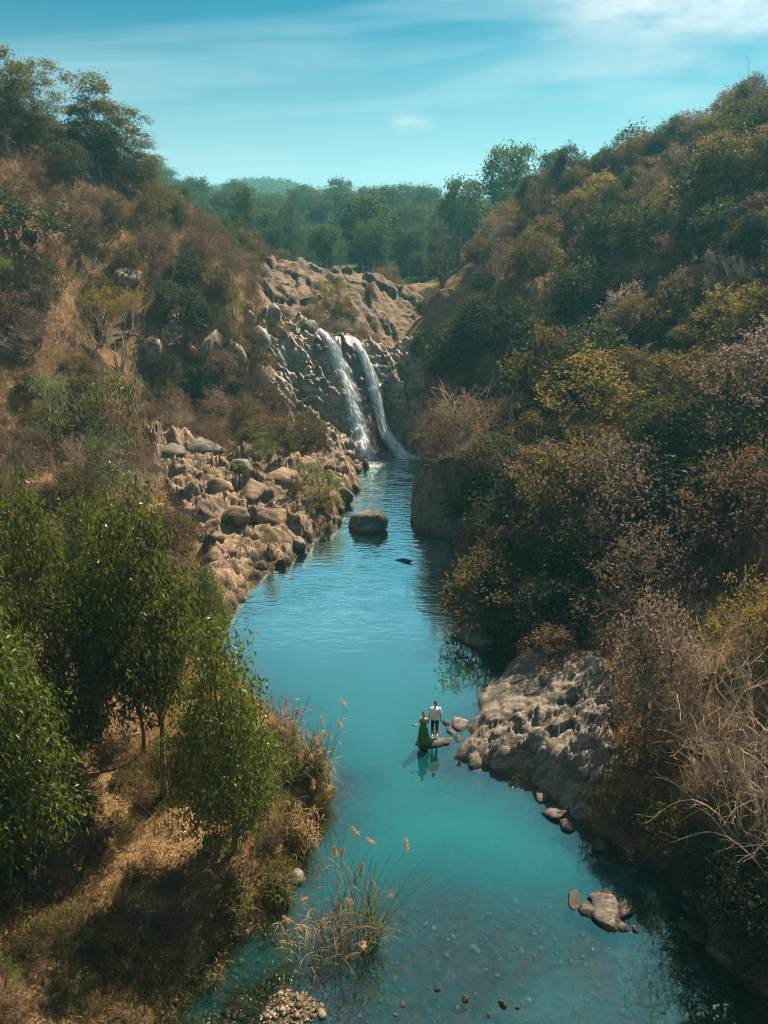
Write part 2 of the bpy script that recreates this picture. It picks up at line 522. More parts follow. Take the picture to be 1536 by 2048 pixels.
# ------------------------------------------------------------------ land
RIGHT = [(1640, 2048 + 120), (1536, 2000), (1500, 1960), (1410, 1905), (1400, 1830), (1340, 1752), (1230, 1692), (1150, 1642), (1100, 1602), (1050, 1562), (985, 1542),
         (905, 1527), (925, 1482), (960, 1422), (972, 1380), (1040, 1312), (1000, 1287), (935, 1277), (925, 1222), (915, 1160), (905, 1107), (910, 1078), (836, 1062),
         (831, 1000), (838, 935), (845, 905), (838, 893)]
LEFT = [(790, 893), (735, 922), (702, 944), (722, 976), (694, 1008), (668, 1050), (600, 1102), (540, 1140), (486, 1200), (452, 1240), (450, 1300), (470, 1350),
        (520, 1400), (556, 1440), (580, 1500), (650, 1560), (678, 1578), (640, 1640), (602, 1700), (600, 1760), (560, 1812), (512, 1852), (470, 1892), (380, 1995), (330, 2060), (280, 2168)]
river = [at_z(px, py)[:2] for px, py in RIGHT + LEFT]
river = np.array([(17, 4.0), *river, (-6.5, 4.0)])


def river_sd(x, y):
    """signed distance to the water's edge, positive on land"""
    a = river; b = np.roll(river, -1, 0)
    d = np.full(x.shape, 1e9); inside = np.zeros(x.shape, bool)
    for (ax, ay), (bx, by) in zip(a, b):
        ex, ey = bx - ax, by - ay
        t = np.clip(((x - ax) * ex + (y - ay) * ey) / (ex * ex + ey * ey + 1e-12), 0, 1)
        d = np.minimum(d, np.hypot(x - ax - t * ex, y - ay - t * ey))
        if abs(by - ay) > 1e-9:
            c = ((ay > y) != (by > y)) & (x < (bx - ax) * (y - ay) / (by - ay) + ax)
            inside ^= c
    return np.where(inside, -d, d)


ctrl = []
for px, py, z in [(290, 1505, 1.6), (330, 1590, 1.6), (468, 1700, 1.4), (560, 1650, 1.0), (640, 1572, .7), (590, 1720, .7), (100, 1500, 2.2), (0, 1700, 2.7), (100, 1800, 2.2),
                  (0, 1950, 2.4), (300, 1850, 1.5), (450, 1820, .9), (200, 2000, 1.6), (400, 1450, 1.2), (530, 1480, .8), (-200, 1700, 4.5), (-400, 1500, 9), (0, 1400, 2.2), (200, 1350, 1.6),
                  (350, 1300, 1.2), (460, 1150, .9), (450, 1080, 1.2), (1120, 1400, 1.5), (1200, 1500, 1.7), (1050, 1480, 1.0), (560, 1100, .9), (640, 1050, 1.0), (-100, 2100, 2.6),
                  (400, 1900, 1.0), (250, 2100, 1.2)]:
    ctrl.append(at_z(px, py, z))
for px, py, Y in [(0, 900, 48), (150, 900, 52), (300, 900, 57), (400, 960, 56), (500, 900, 62), (600, 920, 64), (400, 1000, 52), (0, 700, 55), (200, 700, 64), (400, 700, 70), (500, 800, 69),
                  (552, 700, 75.5), (0, 450, 62), (200, 450, 72), (350, 470, 80), (450, 560, 80), (530, 640, 79), (0, 280, 70), (130, 315, 76), (330, 415, 86), (430, 490, 88), (510, 560, 92),
                  (100, 800, 54), (300, 800, 63), (400, 820, 66), (100, 560, 62), (300, 580, 71), (450, 650, 74),
                  (520, 580, 97), (600, 550, 105), (700, 562, 107), (780, 592, 103), (815, 640, 97), (570, 660, 84), (700, 672, 84), (800, 690, 87), (560, 610, 90), (650, 610, 92), (750, 630, 93),
                  (640, 686, 78), (690, 690, 77.5), (750, 702, 77), (735, 915, 68.8), (812, 900, 70.2), (600, 850, 70), (650, 860, 69.5), (560, 800, 71), (600, 760, 74), (670, 780, 73.4), (755, 800, 73.6), (800, 770, 76),
                  (830, 760, 77), (850, 860, 70), (840, 700, 82),
                  (950, 900, 51), (900, 1010, 48.3), (880, 930, 57), (1000, 1100, 43), (1050, 1200, 36.5), (1000, 1000, 47), (1250, 1200, 33), (1200, 1310, 30), (1400, 1100, 34), (1536, 1000, 36), (1536, 1300, 22.5), (1536, 1600, 17.5),
                  (1400, 1600, 19), (1300, 1650, 19.6), (1500, 1850, 15.4), (1420, 1720, 17.2), (1330, 1450, 24), (1100, 900, 47), (1300, 900, 42), (1000, 750, 65), (850, 750, 74), (1200, 700, 60), (1450, 700, 50), (1000, 560, 74),
                  (860, 590, 82), (1300, 500, 66), (1536, 450, 58), (1150, 560, 72), (930, 530, 86), (1100, 425, 92), (1300, 350, 88), (1450, 300, 80), (1536, 280, 76), (1100, 1080, 41), (1150, 1200, 35)]:
    ctrl.append(at_y(px, py, Y))
ctrl += [np.array(p, float) for p in [(-46, 95, 29), (-25, 112, 21), (-60, 70, 34), (-60, 40, 22), (-45, 30, 13), (-35, 18, 9), (-30, 5, 8), (-14, 5, 3), (-70, 110, 32), (38, 118, 32), (22, 128, 22), (60, 80, 38), (55, 50, 30), (40, 30, 22),
                                      (30, 15, 17), (24, 5, 13), (14, 6, 3.5), (70, 110, 38), (5, 122, 13), (-10, 126, 13.5), (6, 105, 12.5), (4, 93, 11.5), (-35, 135, 17), (0, 142, 13), (40, 142, 22), (-70, 142, 24), (75, 142, 30), (-90, 20, 26), (90, 20, 34), (18, 22, 10.5), (26, 28, 12)]]
ctrl = np.array(ctrl)
_d = np.hypot(ctrl[:, None, 0] - ctrl[None, :, 0], ctrl[:, None, 1] - ctrl[None, :, 1])
_zm = ctrl[:, 2].mean()
_w = np.linalg.solve(_d + np.eye(len(ctrl)) * -0.35, ctrl[:, 2] - _zm)


def base_land(x, y):
    sh = x.shape
    x = x.ravel(); y = y.ravel()
    z = np.full(x.shape, _zm)
    for (cx_, cy__, _), w in zip(ctrl, _w):
        z += w * np.hypot(x - cx_, y - cy__)
    return z.reshape(sh)


def far_land(x, y):
    z = 13 + 6.0 * smooth(130, 265, y) + 12 * smooth(35, 110, np.abs(x - 5)) + 2.0 * fbm(x / 40, y / 40, s=5)
    z = z - 10 * smooth(280, 400, y)
    z = z + (23 + 17 * np.exp(-((x + 32) / 95.0) ** 2) + 4 * fbm(x / 60, y / 90, s=9)) * smooth(400, 620, y) * (1 - 0.6 * smooth(700, 1500, y))
    return z


def land(x, y):
    sd = river_sd(x, y)
    z = base_land(x, y)
    z = np.maximum(z, 0.45)
    rough = smooth(0.5, 6, sd)
    z = z + rough * (0.55 * fbm(x / 4.5, y / 4.5, s=2) + 0.22 * fbm(x / 1.1, y / 1.1, s=3))
    z = z * (1 - smooth(112, 150, y)) + far_land(x, y) * smooth(112, 150, y)
    shore = smooth(-0.15, 1.3, sd + 0.25 * fbm(x / 1.6, y / 1.6, s=8))
    dmax = 0.30 + 2.2 * smooth(16.5, 25, y)
    bed = -np.minimum(0.12 + 0.38 * np.maximum(-sd, 0), dmax) + 0.10 * fbm(x / 1.3, y / 1.3, s=12) + 0.05 * fbm(x / 0.4, y / 0.4, s=13)
    bar = np.exp(-(((x + 2.6) / 1.5) ** 2 + ((y - 13.9) / 0.9) ** 2))          # gravel bar at the near end
    bed = bed + 0.34 * bar
    return np.where(sd > -0.6, bed * (1 - shore) + np.maximum(z, 0.12) * shore, bed), sd


def _axis(fine0, fine1, step, lo, hi):
    a = [fine0]
    s = step
    left = []
    v = fine0
    while v > lo:
        s *= 1.22; v -= s; left.append(v)
    mid = list(np.arange(fine0, fine1 + 1e-6, step))
    s = step; v = fine1; right = []
    while v < hi:
        s *= 1.16; v += s; right.append(v)
    return np.array(left[::-1] + mid + right)


XS = _axis(-42, 42, 0.25, -520, 520)
YS = _axis(9, 118, 0.25, -30, 720)
GX, GY = np.meshgrid(XS, YS)
GZ, GSD = land(GX, GY)


class HF:
    """height sampled on a grid"""
    def __init__(self, xs, ys, z):
        self.xs, self.ys, self.z = xs, ys, z

    def __call__(self, x, y):
        x = np.asarray(x, float); y = np.asarray(y, float)
        i = np.clip(np.searchsorted(self.xs, x) - 1, 0, len(self.xs) - 2)
        j = np.clip(np.searchsorted(self.ys, y) - 1, 0, len(self.ys) - 2)
        fx = np.clip((x - self.xs[i]) / (self.xs[i + 1] - self.xs[i]), 0, 1)
        fy = np.clip((y - self.ys[j]) / (self.ys[j + 1] - self.ys[j]), 0, 1)
        z = self.z
        return (z[j, i] * (1 - fx) * (1 - fy) + z[j, i + 1] * fx * (1 - fy) + z[j + 1, i] * (1 - fx) * fy + z[j + 1, i + 1] * fx * fy)

    def inside(self, x, y):
        return (x >= self.xs[0]) & (x <= self.xs[-1]) & (y >= self.ys[0]) & (y <= self.ys[-1])


hz = HF(XS, YS, GZ)
hsd = HF(XS, YS, GSD)
surfaces = [hz]


def top_z(x, y):
    z = hz(x, y)
    for s in surfaces[1:]:
        z = np.where(s.inside(x, y), np.maximum(z, s(x, y)), z)
    return z


def G(px, py, lo=12.0, hi=300.0):
    """where the view ray through a pixel meets the ground or rock"""
    x, y, z = ray(px, py)
    Ys = np.linspace(lo, hi, 4000)
    t = Ys / y
    X, Z = x * t, CAM_H + z * t
    below = Z <= np.maximum(top_z(X, Ys), 0.0)
    k = int(np.argmax(below)) if below.any() else len(Ys) - 1
    return np.array([X[k], Ys[k], float(top_z(X[k:k + 1], Ys[k:k + 1])[0])])


# ground material: dry soil and litter, rockier where steep, dark and pebbly below the water line
m, t = new_mat('hillside_soil')
g = N(t, 'ShaderNodeNewGeometry')
na = N(t, 'ShaderNodeTexNoise', i_Scale=0.22, i_Detail=8.0, i_Roughness=0.6)
nb_ = N(t, 'ShaderNodeTexNoise', i_Scale=2.6, i_Detail=8.0, i_Roughness=0.7)
nc = N(t, 'ShaderNodeTexNoise', i_Scale=14.0, i_Detail=4.0, i_Roughness=0.7)
for q in (na, nb_, nc):
    L(t, g.outputs['Position'], q.inputs['Vector'])
soil = ramp(t, na.outputs[0], [(0.32, (0.05, 0.036, 0.021)), (0.48, (0.11, 0.072, 0.041)), (0.64, (0.19, 0.128, 0.07))])
soil = mixc(t, 0.6, soil, ramp(t, nb_.outputs[0], [(0.3, (0.06, 0.042, 0.025)), (0.5, (0.17, 0.115, 0.062)), (0.7, (0.30, 0.21, 0.115))]))
soil = mixc(t, 0.6, soil, ramp(t, nc.outputs[0], [(0.35, (0.45, 0.42, 0.4)), (0.62, (1.35, 1.28, 1.2))]), 'MULTIPLY')
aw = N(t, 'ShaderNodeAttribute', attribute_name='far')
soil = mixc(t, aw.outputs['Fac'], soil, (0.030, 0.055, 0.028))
sz = N(t, 'ShaderNodeSeparateXYZ')
L(t, g.outputs['Position'], sz.inputs[0])
vor = N(t, 'ShaderNodeTexVoronoi', i_Scale=7.0)
L(t, g.outputs['Position'], vor.inputs['Vector'])
bedc = mixc(t, 0.5, ramp(t, nb_.outputs[0], [(0.3, (0.035, 0.028, 0.016)), (0.55, (0.10, 0.075, 0.042)), (0.75, (0.18, 0.14, 0.085))]), vor.outputs['Color'], 'SOFT_LIGHT')
mr = N(t, 'ShaderNodeMapRange')
mr.inputs['From Min'].default_value = 0.02
mr.inputs['From Max'].default_value = 0.22
L(t, sz.outputs[2], mr.inputs['Value'])
soil = mixc(t, mr.outputs[0], bedc, soil)
bmp = N(t, 'ShaderNodeBump')
bmp.inputs['Strength'].default_value = 0.8
bmp.inputs['Distance'].default_value = 0.15
L(t, math_n(t, 'ADD', nb_.outputs[0], math_n(t, 'MULTIPLY', nc.outputs[0], 0.35)), bmp.inputs['Height'])
p = N(t, 'ShaderNodeBsdfPrincipled')
p.inputs['Roughness'].default_value = 0.95
p.inputs['Specular IOR Level'].default_value = 0.1
L(t, soil, p.inputs['Base Color'])
L(t, bmp.outputs[0], p.inputs['Normal'])
out(t, p.outputs[0])
M['soil'] = m
ground = link('ground', mesh_np('ground', np.stack([GX, GY, GZ], -1).reshape(-1, 3), [grid_faces(len(XS), len(YS))], smooth_shade=True, mats=[m],
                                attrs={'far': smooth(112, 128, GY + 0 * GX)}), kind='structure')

# ------------------------------------------------------------------ water
m, t = new_mat('river_water')
g = N(t, 'ShaderNodeNewGeometry')
ad = N(t, 'ShaderNodeAttribute', attribute_name='murk')
ar = N(t, 'ShaderNodeAttribute', attribute_name='ripple')
mpn = N(t, 'ShaderNodeMapping')
mpn.inputs['Scale'].default_value = (0.9, 2.6, 1)
mpn.inputs['Rotation'].default_value = (0, 0, R(6))
L(t, g.outputs['Position'], mpn.inputs[0])
w1 = N(t, 'ShaderNodeTexNoise', i_Scale=1.1, i_Detail=3.0, i_Roughness=0.5, i_Distortion=0.3)
L(t, mpn.outputs[0], w1.inputs['Vector'])
w2 = N(t, 'ShaderNodeTexNoise', i_Scale=0.35, i_Detail=2.0)
L(t, mpn.outputs[0], w2.inputs['Vector'])
patch = ramp(t, w2.outputs[0], [(0.35, (0.25, 0.25, 0.25)), (0.65, (1, 1, 1))])
bmp = N(t, 'ShaderNodeBump')
bmp.inputs['Distance'].default_value = 0.16
L(t, math_n(t, 'MULTIPLY', ar.outputs['Fac'], patch), bmp.inputs['Strength'])
L(t, w1.outputs[0], bmp.inputs['Height'])
fr = N(t, 'ShaderNodeFresnel')
fr.inputs['IOR'].default_value = 1.33
L(t, bmp.outputs[0], fr.inputs['Normal'])
gl = N(t, 'ShaderNodeBsdfGlossy')
gl.inputs['Roughness'].default_value = 0.02
gl.inputs['Color'].default_value = (0.78, 1, 1, 1)
L(t, bmp.outputs[0], gl.inputs['Normal'])
tr = N(t, 'ShaderNodeBsdfTransparent')
tr.inputs['Color'].default_value = (0.75, 0.90, 0.88, 1)
df = N(t, 'ShaderNodeBsdfDiffuse')
df.inputs['Color'].default_value = (0.003, 0.095, 0.105, 1)
mx1 = N(t, 'ShaderNodeMixShader')
L(t, ad.outputs['Fac'], mx1.inputs[0]); L(t, tr.outputs[0], mx1.inputs[1]); L(t, df.outputs[0], mx1.inputs[2])
mx2 = N(t, 'ShaderNodeMixShader')
L(t, math_n(t, 'MINIMUM', math_n(t, 'MULTIPLY', math_n(t, 'POWER', fr.outputs[0], 1.62), 84.0), 0.92), mx2.inputs[0]); L(t, mx1.outputs[0], mx2.inputs[1]); L(t, gl.outputs[0], mx2.inputs[2])
out(t, mx2.outputs[0])
M['water'] = m
wx = np.arange(-22, 24.01, 0.3); wy = np.arange(-4, 73.01, 0.3)
WX, WY = np.meshgrid(wx, wy)
dep = np.maximum(0, -hz(WX, WY))
murk = 1 - np.exp(-1.5 * np.maximum(dep - 0.22, 0))
rip = 0.035 + 0.42 * smooth(30, 43, WY) + 0.5 * smooth(47, 62, WY)
wf = grid_faces(len(wx), len(wy))
keep = (hz(WX, WY).ravel()[wf].min(1) < 0.1) & (hsd(WX, WY).ravel()[wf].min(1) < 1.5)
water = link('river_water', mesh_np('river_water', np.stack([WX, WY, 0 * WX], -1).reshape(-1, 3), [wf[keep]], attrs={'murk': murk, 'ripple': rip}, smooth_shade=True, mats=[m]), kind='structure')

# ------------------------------------------------------------------ things registry: labels are worked out at the end
THINGS = []


def thing(name, loc, desc, cat, group=None, rot=0.0, scale=1.0, spot=None, label=None, tilt=None):
    o = bpy.data.objects.new(name, None)
    o.empty_display_size = 0.2
    scene.collection.objects.link(o)
    o.location = [float(v) for v in loc]
    o.rotation_euler = (tilt[0], tilt[1], rot) if tilt else (0, 0, rot)
    o.scale = (scale, scale, scale) if isinstance(scale, (int, float)) else scale
    reg(o, desc, cat, group, spot, label)
    return o


def reg(o, desc, cat, group=None, spot=None, label=None):
    o['category'] = cat
    if group:
        o['group'] = group
    s = spot if spot is not None else o.location
    THINGS.append((o, desc, label, project(np.array([s[0], s[1], s[2]]))))
    return o

# ------------------------------------------------------------------ rock faces and outcrops (height patches with broken relief)


def rock_patch(name, x0, x1, y0, y1, res, mask_fn, height_fn, mat, wet_fn=None, sink=0.7):
    xs = np.arange(x0, x1 + 1e-6, res); ys = np.arange(y0, y1 + 1e-6, res)
    X, Y = np.meshgrid(xs, ys)
    mk = np.clip(mask_fn(X, Y), 0, 1)
    Z = hz(X, Y) + height_fn(X, Y) * mk - sink * (1 - mk) ** 2
    surfaces.append(HF(xs, ys, np.where(mk > 0.25, Z, -99)))
    f = grid_faces(len(xs), len(ys))
    keep_ = mk.ravel()[f].max(1) > 0.02
    jx = 0.35 * res * vnoise(X / res * 0.7, Y / res * 0.7, s=41); jy = 0.35 * res * vnoise(X / res * 0.7, Y / res * 0.7, s=43)
    at = {'wet': wet_fn(X, Y, Z) if wet_fn else np.zeros_like(X)}
    return mesh_np(name, np.stack([X + jx, Y + jy, Z], -1).reshape(-1, 3), [f[keep_]], attrs=at, mats=[mat])


def poly_mask(pts, soft, nz=0.6, s=0):
    pts = np.array(pts)

    def fn(x, y):
        a = pts; b = np.roll(pts, -1, 0)
        d = np.full(x.shape, 1e9); ins = np.zeros(x.shape, bool)
        for (ax, ay), (bx, by) in zip(a, b):
            ex, ey = bx - ax, by - ay
            tt = np.clip(((x - ax) * ex + (y - ay) * ey) / (ex * ex + ey * ey + 1e-12), 0, 1)
            d = np.minimum(d, np.hypot(x - ax - tt * ex, y - ay - tt * ey))
            if abs(by - ay) > 1e-9:
                ins ^= ((ay > y) != (by > y)) & (x < (bx - ax) * (y - ay) / (by - ay) + ax)
        sd = np.where(ins, d, -d) + nz * fbm(x / 1.7, y / 1.7, s=s, o=3)
        return smooth(-soft, soft, sd)
    return fn


def gp(px, py):
    return tuple(G(px, py)[:2])


# the broken cliff the river falls over
def h_fall(x, y):
    z0 = hz(x, y)
    wr = 1.1 * fbm(x / 2.6, y / 2.6, s=7, o=3) + 0.35 * x
    big = terrace(z0, 1.25, wr, 0.55) - z0
    q1, c1 = facets(x, y, 2.0, 3, 0.42, 0.75, (1.9, 0.75), R(-38))
    q2, c2 = facets(x, y, 0.8, 9, 0.16, 0.9, (1.8, 0.75), R(-32))
    p1 = q1 - 0.55 * (1 - smooth(0.03, 0.10, c1))
    p2 = q2 - 0.22 * (1 - smooth(0.03, 0.12, c2))
    chute = smooth(0, 0.6, x - np.interp(y, [68.6, 70, 74, 78], [-2.2, -2.8, -4.8, -7.4])) * (1 - smooth(0, 0.8, x - np.interp(y, [69.5, 71, 74, 77.5], [2.4, 1.4, -0.2, -2.8])))
    return 0.75 + (0.75 * big + 0.9 * p1 + 0.8 * p2) * (1 - 0.7 * chute) + 0.05 * fbm(x / 0.3, y / 0.3, s=8)


def wet_fall(x, y, z):
    a = np.array([at_y(645, 690, 78), at_y(690, 780, 74), at_y(725, 870, 70), at_y(735, 920, 68.6)])
    b = np.array([at_y(705, 695, 77.5), at_y(755, 780, 74), at_y(790, 860, 71), at_y(812, 905, 69.5)])
    ca = np.interp(y[:, 0][:, None], a[::-1, 1], a[::-1, 0]); cb = np.interp(y[:, 0][:, None], b[::-1, 1], b[::-1, 0])
    mid = smooth(-0.9, 0.2, x - ca) * (1 - smooth(0.1, 1.6, x - cb))
    splash = 0.55 * np.exp(-((x - ca + 1.4) / 2.4) ** 2) * (vnoise(x / 0.8, y / 0.8, s=77) > -0.35)
    low = 1 - smooth(0.1, 0.5, z)
    return np.clip(np.maximum(np.maximum(mid, 0.45 * splash), low), 0, 1)


fall_poly = [(-13.2, 79.5), (-12.3, 73), (-11.0, 70.2), (-8.5, 68.6), (-5.5, 66.8), (-2.6, 67.3), (-0.9, 68.2), (2.6, 69.2), (4.0, 71), (4.2, 78), (3.0, 82.5), (-4, 82.5), (-10, 82)]
cliff = thing('waterfall_cliff', (-4.5, 70, 0), '', 'cliff', label='fractured brown rock cliff the two streams of water slide down', spot=at_y(640, 780, 73))
link('rock_face', rock_patch('rock_face', -15, 6, 65, 84.5, 0.105, poly_mask(fall_poly, 0.7, 0.5, 4), h_fall, M['rock_fall'], wet_fall), cliff)
cliff.location = (0, 0, 0)


def runnels(x, y):
    u = x * 0.86 + y * 0.50 + 0.5 * fbm(x / 4, y / 4, s=20)
    v = -x * 0.50 + y * 0.86
    gash = np.maximum(0, ridged(u / 3.4, v / 16.0, s=21, o=2) - 0.75)
    return 0.5 + 1.4 * np.exp(-((x + 5) / 8.0) ** 2 - ((y - 104) / 9.0) ** 2) + 0.16 * ridged(u / 1.3, v / 12.0, s=24, o=3) - 1.2 * gash + 0.3 * fbm(x / 7, y / 7, s=22) + 0.6 * facets(x, y, 4.2, 26, 0.5, 0.45, (0.8, 1.7), R(24))[0] - 0.5 * (1 - smooth(0.02, 0.07, facets(x, y, 4.2, 26, 0.5, 0.45, (0.8, 1.7), R(24))[1])) + 0.18 * facets(x, y, 1.3, 28, 0.4, 0.6, (0.8, 1.8), R(24))[0] + 0.05 * fbm(x / 0.6, y / 0.6, s=23)


dome_poly = [gp(505, 575), gp(530, 640), gp(560, 655), gp(640, 660), gp(720, 665), gp(800, 690), gp(822, 650), (6.5, 98), (4, 106), (-3, 112), (-12, 112), (-18, 104)]
dome = link('bald_rock_dome', rock_patch('bald_rock_dome', -22, 9, 80, 118, 0.2, poly_mask(dome_poly, 1.2, 0.8, 6), runnels, M['rock_dome'], None, 1.2))
reg(dome, '', 'rock', None, at_y(680, 600, 98), 'bald pinkish rock dome with dark runnels above the waterfall')


def h_left(x, y):
    wx_ = x + 0.15 * fbm(x / 1.8, y / 1.8, s=35); wy_ = y + 0.15 * fbm(x / 1.8, y / 1.8, s=36)
    p1 = polyrock(wx_, wy_, 2.9, 31, 0.40, 0.5, 0.6, (2.4, 0.8), R(38))
    q2, c2 = facets(wx_, wy_, 1.7, 37, 0.26, 1.0, (2.2, 0.7), R(40))
    p2 = q2 - 0.1 - 0.5 * (1 - smooth(0.03, 0.10, c2))
    q3, c3 = facets(x, y, 0.6, 39, 0.09, 0.9, (1.6, 0.8), R(35))
    p3 = q3 - 0.15 * (1 - smooth(0.04, 0.14, c3))
    return 0.70 + p1 + 0.9 * p2 + 1.0 * p3 + 0.03 * fbm(x / 0.3, y / 0.3, s=34)


left_poly = [gp(735, 935), gp(700, 960), gp(725, 985), gp(685, 1030), gp(600, 1105), gp(520, 1160), gp(470, 1215), gp(425, 1230), gp(420, 1180), gp(400, 1100), gp(360, 1000), gp(300, 930), gp(290, 880), gp(350, 870), gp(450, 930),
             gp(500, 915), gp(560, 935), gp(620, 925), gp(690, 930)]
lb = link('rock_bank', rock_patch('rock_bank', -24, -1, 34, 70, 0.13, poly_mask(left_poly, 0.8, 0.9, 14), h_left, M['rock_tan']))
reg(lb, '', 'rock', None, at_z(500, 1080), 'bare tan rock bank sloping into the pool below the left hillside')


def h_right(x, y):
    wx_ = x + 0.10 * fbm(x / 1.2, y / 1.2, s=55); wy_ = y + 0.10 * fbm(x / 1.2, y / 1.2, s=56)
    calm = smooth(25.6, 27.2, y - 0.25 * (x - 6))
    p1 = polyrock(wx_, wy_, 2.3, 51, 0.22, 0.28, 0.45, (1.8, 0.8), R(32))
    q2, c2 = facets(wx_, wy_, 1.1, 57, 0.16, 0.55, (2.0, 0.75), R(35))
    p2 = q2 + 0.1 - 0.22 * (1 - smooth(0.02, 0.08, c2))
    q3, c3 = facets(x, y, 0.42, 59, 0.05, 0.7, (1.8, 0.8), R(30))
    p3 = q3 - 0.10 * (1 - smooth(0.04, 0.14, c3))
    big = 0.75 * np.exp(-((x - 8.6) / 3.0) ** 2 - ((y - 29.2) / 2.4) ** 2)
    step = 0.35 * smooth(0.0, 0.25, np.sin((x * 0.8 + y * 0.6) * 1.9 + 1.5 * fbm(x / 2, y / 2, s=58)))
    return 0.22 + 0.12 * big + 0.5 * p1 + (1 - 0.82 * calm) * (1.0 * p2 + 1.0 * p3) + step * 0.5 + 0.02 * fbm(x / 0.2, y / 0.2, s=54)


right_poly = [at_z(px, py)[:2] for px, py in [(902, 1530), (922, 1484), (955, 1424), (968, 1380)]] + [gp(1030, 1325), gp(1110, 1305), gp(1200, 1305), gp(1235, 1350), gp(1230, 1450), gp(1225, 1530), gp(1190, 1600), gp(1150, 1640)] + [
    at_z(px, py)[:2] for px, py in [(1148, 1648), (1100, 1606), (1050, 1566), (985, 1545)]]
ro = link('rock_outcrop', rock_patch('rock_outcrop', 1.5, 14, 18, 34, 0.075, poly_mask(right_poly, 0.6, 0.35, 24), h_right, M['rock_grey'], None, 0.5))
reg(ro, '', 'rock', None, at_z(1080, 1430), 'large cracked grey rock outcrop beside the standing couple')

# dark bank of rock where the right shore drops straight into the pool
wall_poly = [at_z(px, py)[:2] for px, py in [(826, 985), (832, 1066), (915, 1086)]] + [gp(960, 1010), gp(930, 930), gp(860, 915)]


def h_wall(x, y):
    h1 = polyrock(x, y, 1.5, 61, 0.35, 0.5, 0.9, (1, 1), R(10)) + 0.6 * polyrock(x, y, 0.6, 65, 0.15, 0.5, 0.9)
    return 0.9 + 1.1 * (1 - smooth(3.5, 7.5, x)) + h1 + 0.25 * fbm(x / 0.6, y / 0.6, s=63)


rw = link('dark_rock_bank', rock_patch('dark_rock_bank', 1, 12, 44, 66, 0.13, poly_mask(wall_poly, 0.32, 0.3, 34), h_wall, M['rock_dark']))
reg(rw, '', 'rock', None, at_z(870, 1030), 'dark shaded rock bank dropping straight into the pool on the right')

# ------------------------------------------------------------------ boulders and stones


def ico(sub):
    import bmesh
    bm = bmesh.new()
    bmesh.ops.create_icosphere(bm, subdivisions=sub, radius=1.0)
    V = np.array([v.co[:] for v in bm.verts]); F = np.array([[v.index for v in f.verts] for f in bm.faces])
    bm.free()
    return V, F


IV, IF = ico(4)
IV3, IF3 = ico(3)
IV2, IF2 = ico(2)


def boulder_mesh(name, seed, mat, V=None, F=None, cuts=16, rough=0.05, shape=(1, 1, 0.7), shade=False, div=2):
    import bmesh
    r = np.random.default_rng(seed)
    bm = bmesh.new()
    n = cuts + 4
    k = np.arange(n) + 0.5                  # points spread over a sphere, pushed in and out: an angular block
    ph = np.arccos(1 - 2 * k / n); th = math.pi * (1 + 5 ** 0.5) * k + r.uniform(0, 6)
    P = np.stack([np.cos(th) * np.sin(ph), np.sin(th) * np.sin(ph), np.cos(ph)], -1) + r.normal(size=(n, 3)) * 0.22
    P = P / np.abs(P).max(0)
    for p_ in P:
        bm.verts.new(p_)
    res = bmesh.ops.convex_hull(bm, input=bm.verts)
    bmesh.ops.delete(bm, geom=[g_ for g_ in res['geom_interior'] if isinstance(g_, bmesh.types.BMVert)], context='VERTS')
    bmesh.ops.subdivide_edges(bm, edges=bm.edges[:], cuts=div, use_grid_fill=True)
    bmesh.ops.triangulate(bm, faces=bm.faces[:])
    bm.verts.index_update()
    Q = np.array([v.co[:] for v in bm.verts]); T = np.array([[v.index for v in f.verts] for f in bm.faces])
    bm.free()
    q = 1 + rough * fbm(Q[:, 0] * 2.5 + seed, Q[:, 1] * 2.5, Q[:, 2] * 2.5, s=seed, o=3) * 1.6
    nrm = Q / (np.linalg.norm(Q, axis=1, keepdims=True) + 1e-9)
    Q = Q * 0.88 + nrm * 0.10               # worn edges
    return mesh_np(name, Q * q[:, None] * np.array(shape), [T], mats=[mat], attrs={'wet': np.zeros(len(Q))}, smooth_shade=shade)


BOULDERS = {k: [boulder_mesh('boulder', 100 * i + j, M[k], shape=(1, 0.6 + 0.3 * (j % 3) / 2, 0.55 + 0.08 * (j % 4))) for j in range(6)] for i, k in enumerate(('rock_tan', 'rock_grey', 'rock_fall', 'rock_dark'))}


def boulder(kind, loc, size, desc, group, j=None, label=None, name='boulder', rot=None, sq=1.0):
    j = random.randrange(6) if j is None else j
    o = link(name, BOULDERS[kind][j])
    o.location = [float(v) for v in loc]
    o.rotation_euler = (random.uniform(-.3, .3), random.uniform(-.3, .3), random.uniform(0, 6.28) if rot is None else rot)
    o.scale = (size, size, size * sq)
    reg(o, desc, 'rock', group, loc, label)
    return o


# blocks lodged in the broken cliff: parts of it
r_ = np.random.default_rng(5)
nb = 0
for _ in range(900):
    x, y = r_.uniform(-12.5, 3.5), r_.uniform(67.5, 80)
    ca = np.interp(y, [68.6, 70, 74, 78], [-1.6, -2.1, -4.0, -6.7]); cb = np.interp(y, [69.5, 71, 74, 77.5], [2.1, 1.1, -0.7, -3.3])
    if ca - 0.6 < x < cb + 1.0 or not surfaces[1].inside(x, y) or surfaces[1](x, y) < 0.2:
        continue
    s = r_.uniform(0.18, 0.45) * (1.6 if r_.random() < 0.12 else 1)
    z = float(surfaces[1](x, y))
    o = link('stone', BOULDERS['rock_fall'][r_.integers(6)], cliff)
    o.location = (x, y, z + 0.05 * s)
    o.rotation_euler = (r_.uniform(-0.5, 0.9), r_.uniform(-.5, .5), R(-35) + r_.uniform(-.5, .5))
    o.scale = (s * r_.uniform(1.3, 2.4), s * r_.uniform(.7, 1), s * r_.uniform(0.6, 1.0))
    nb += 1
    if nb >= 70:
        break

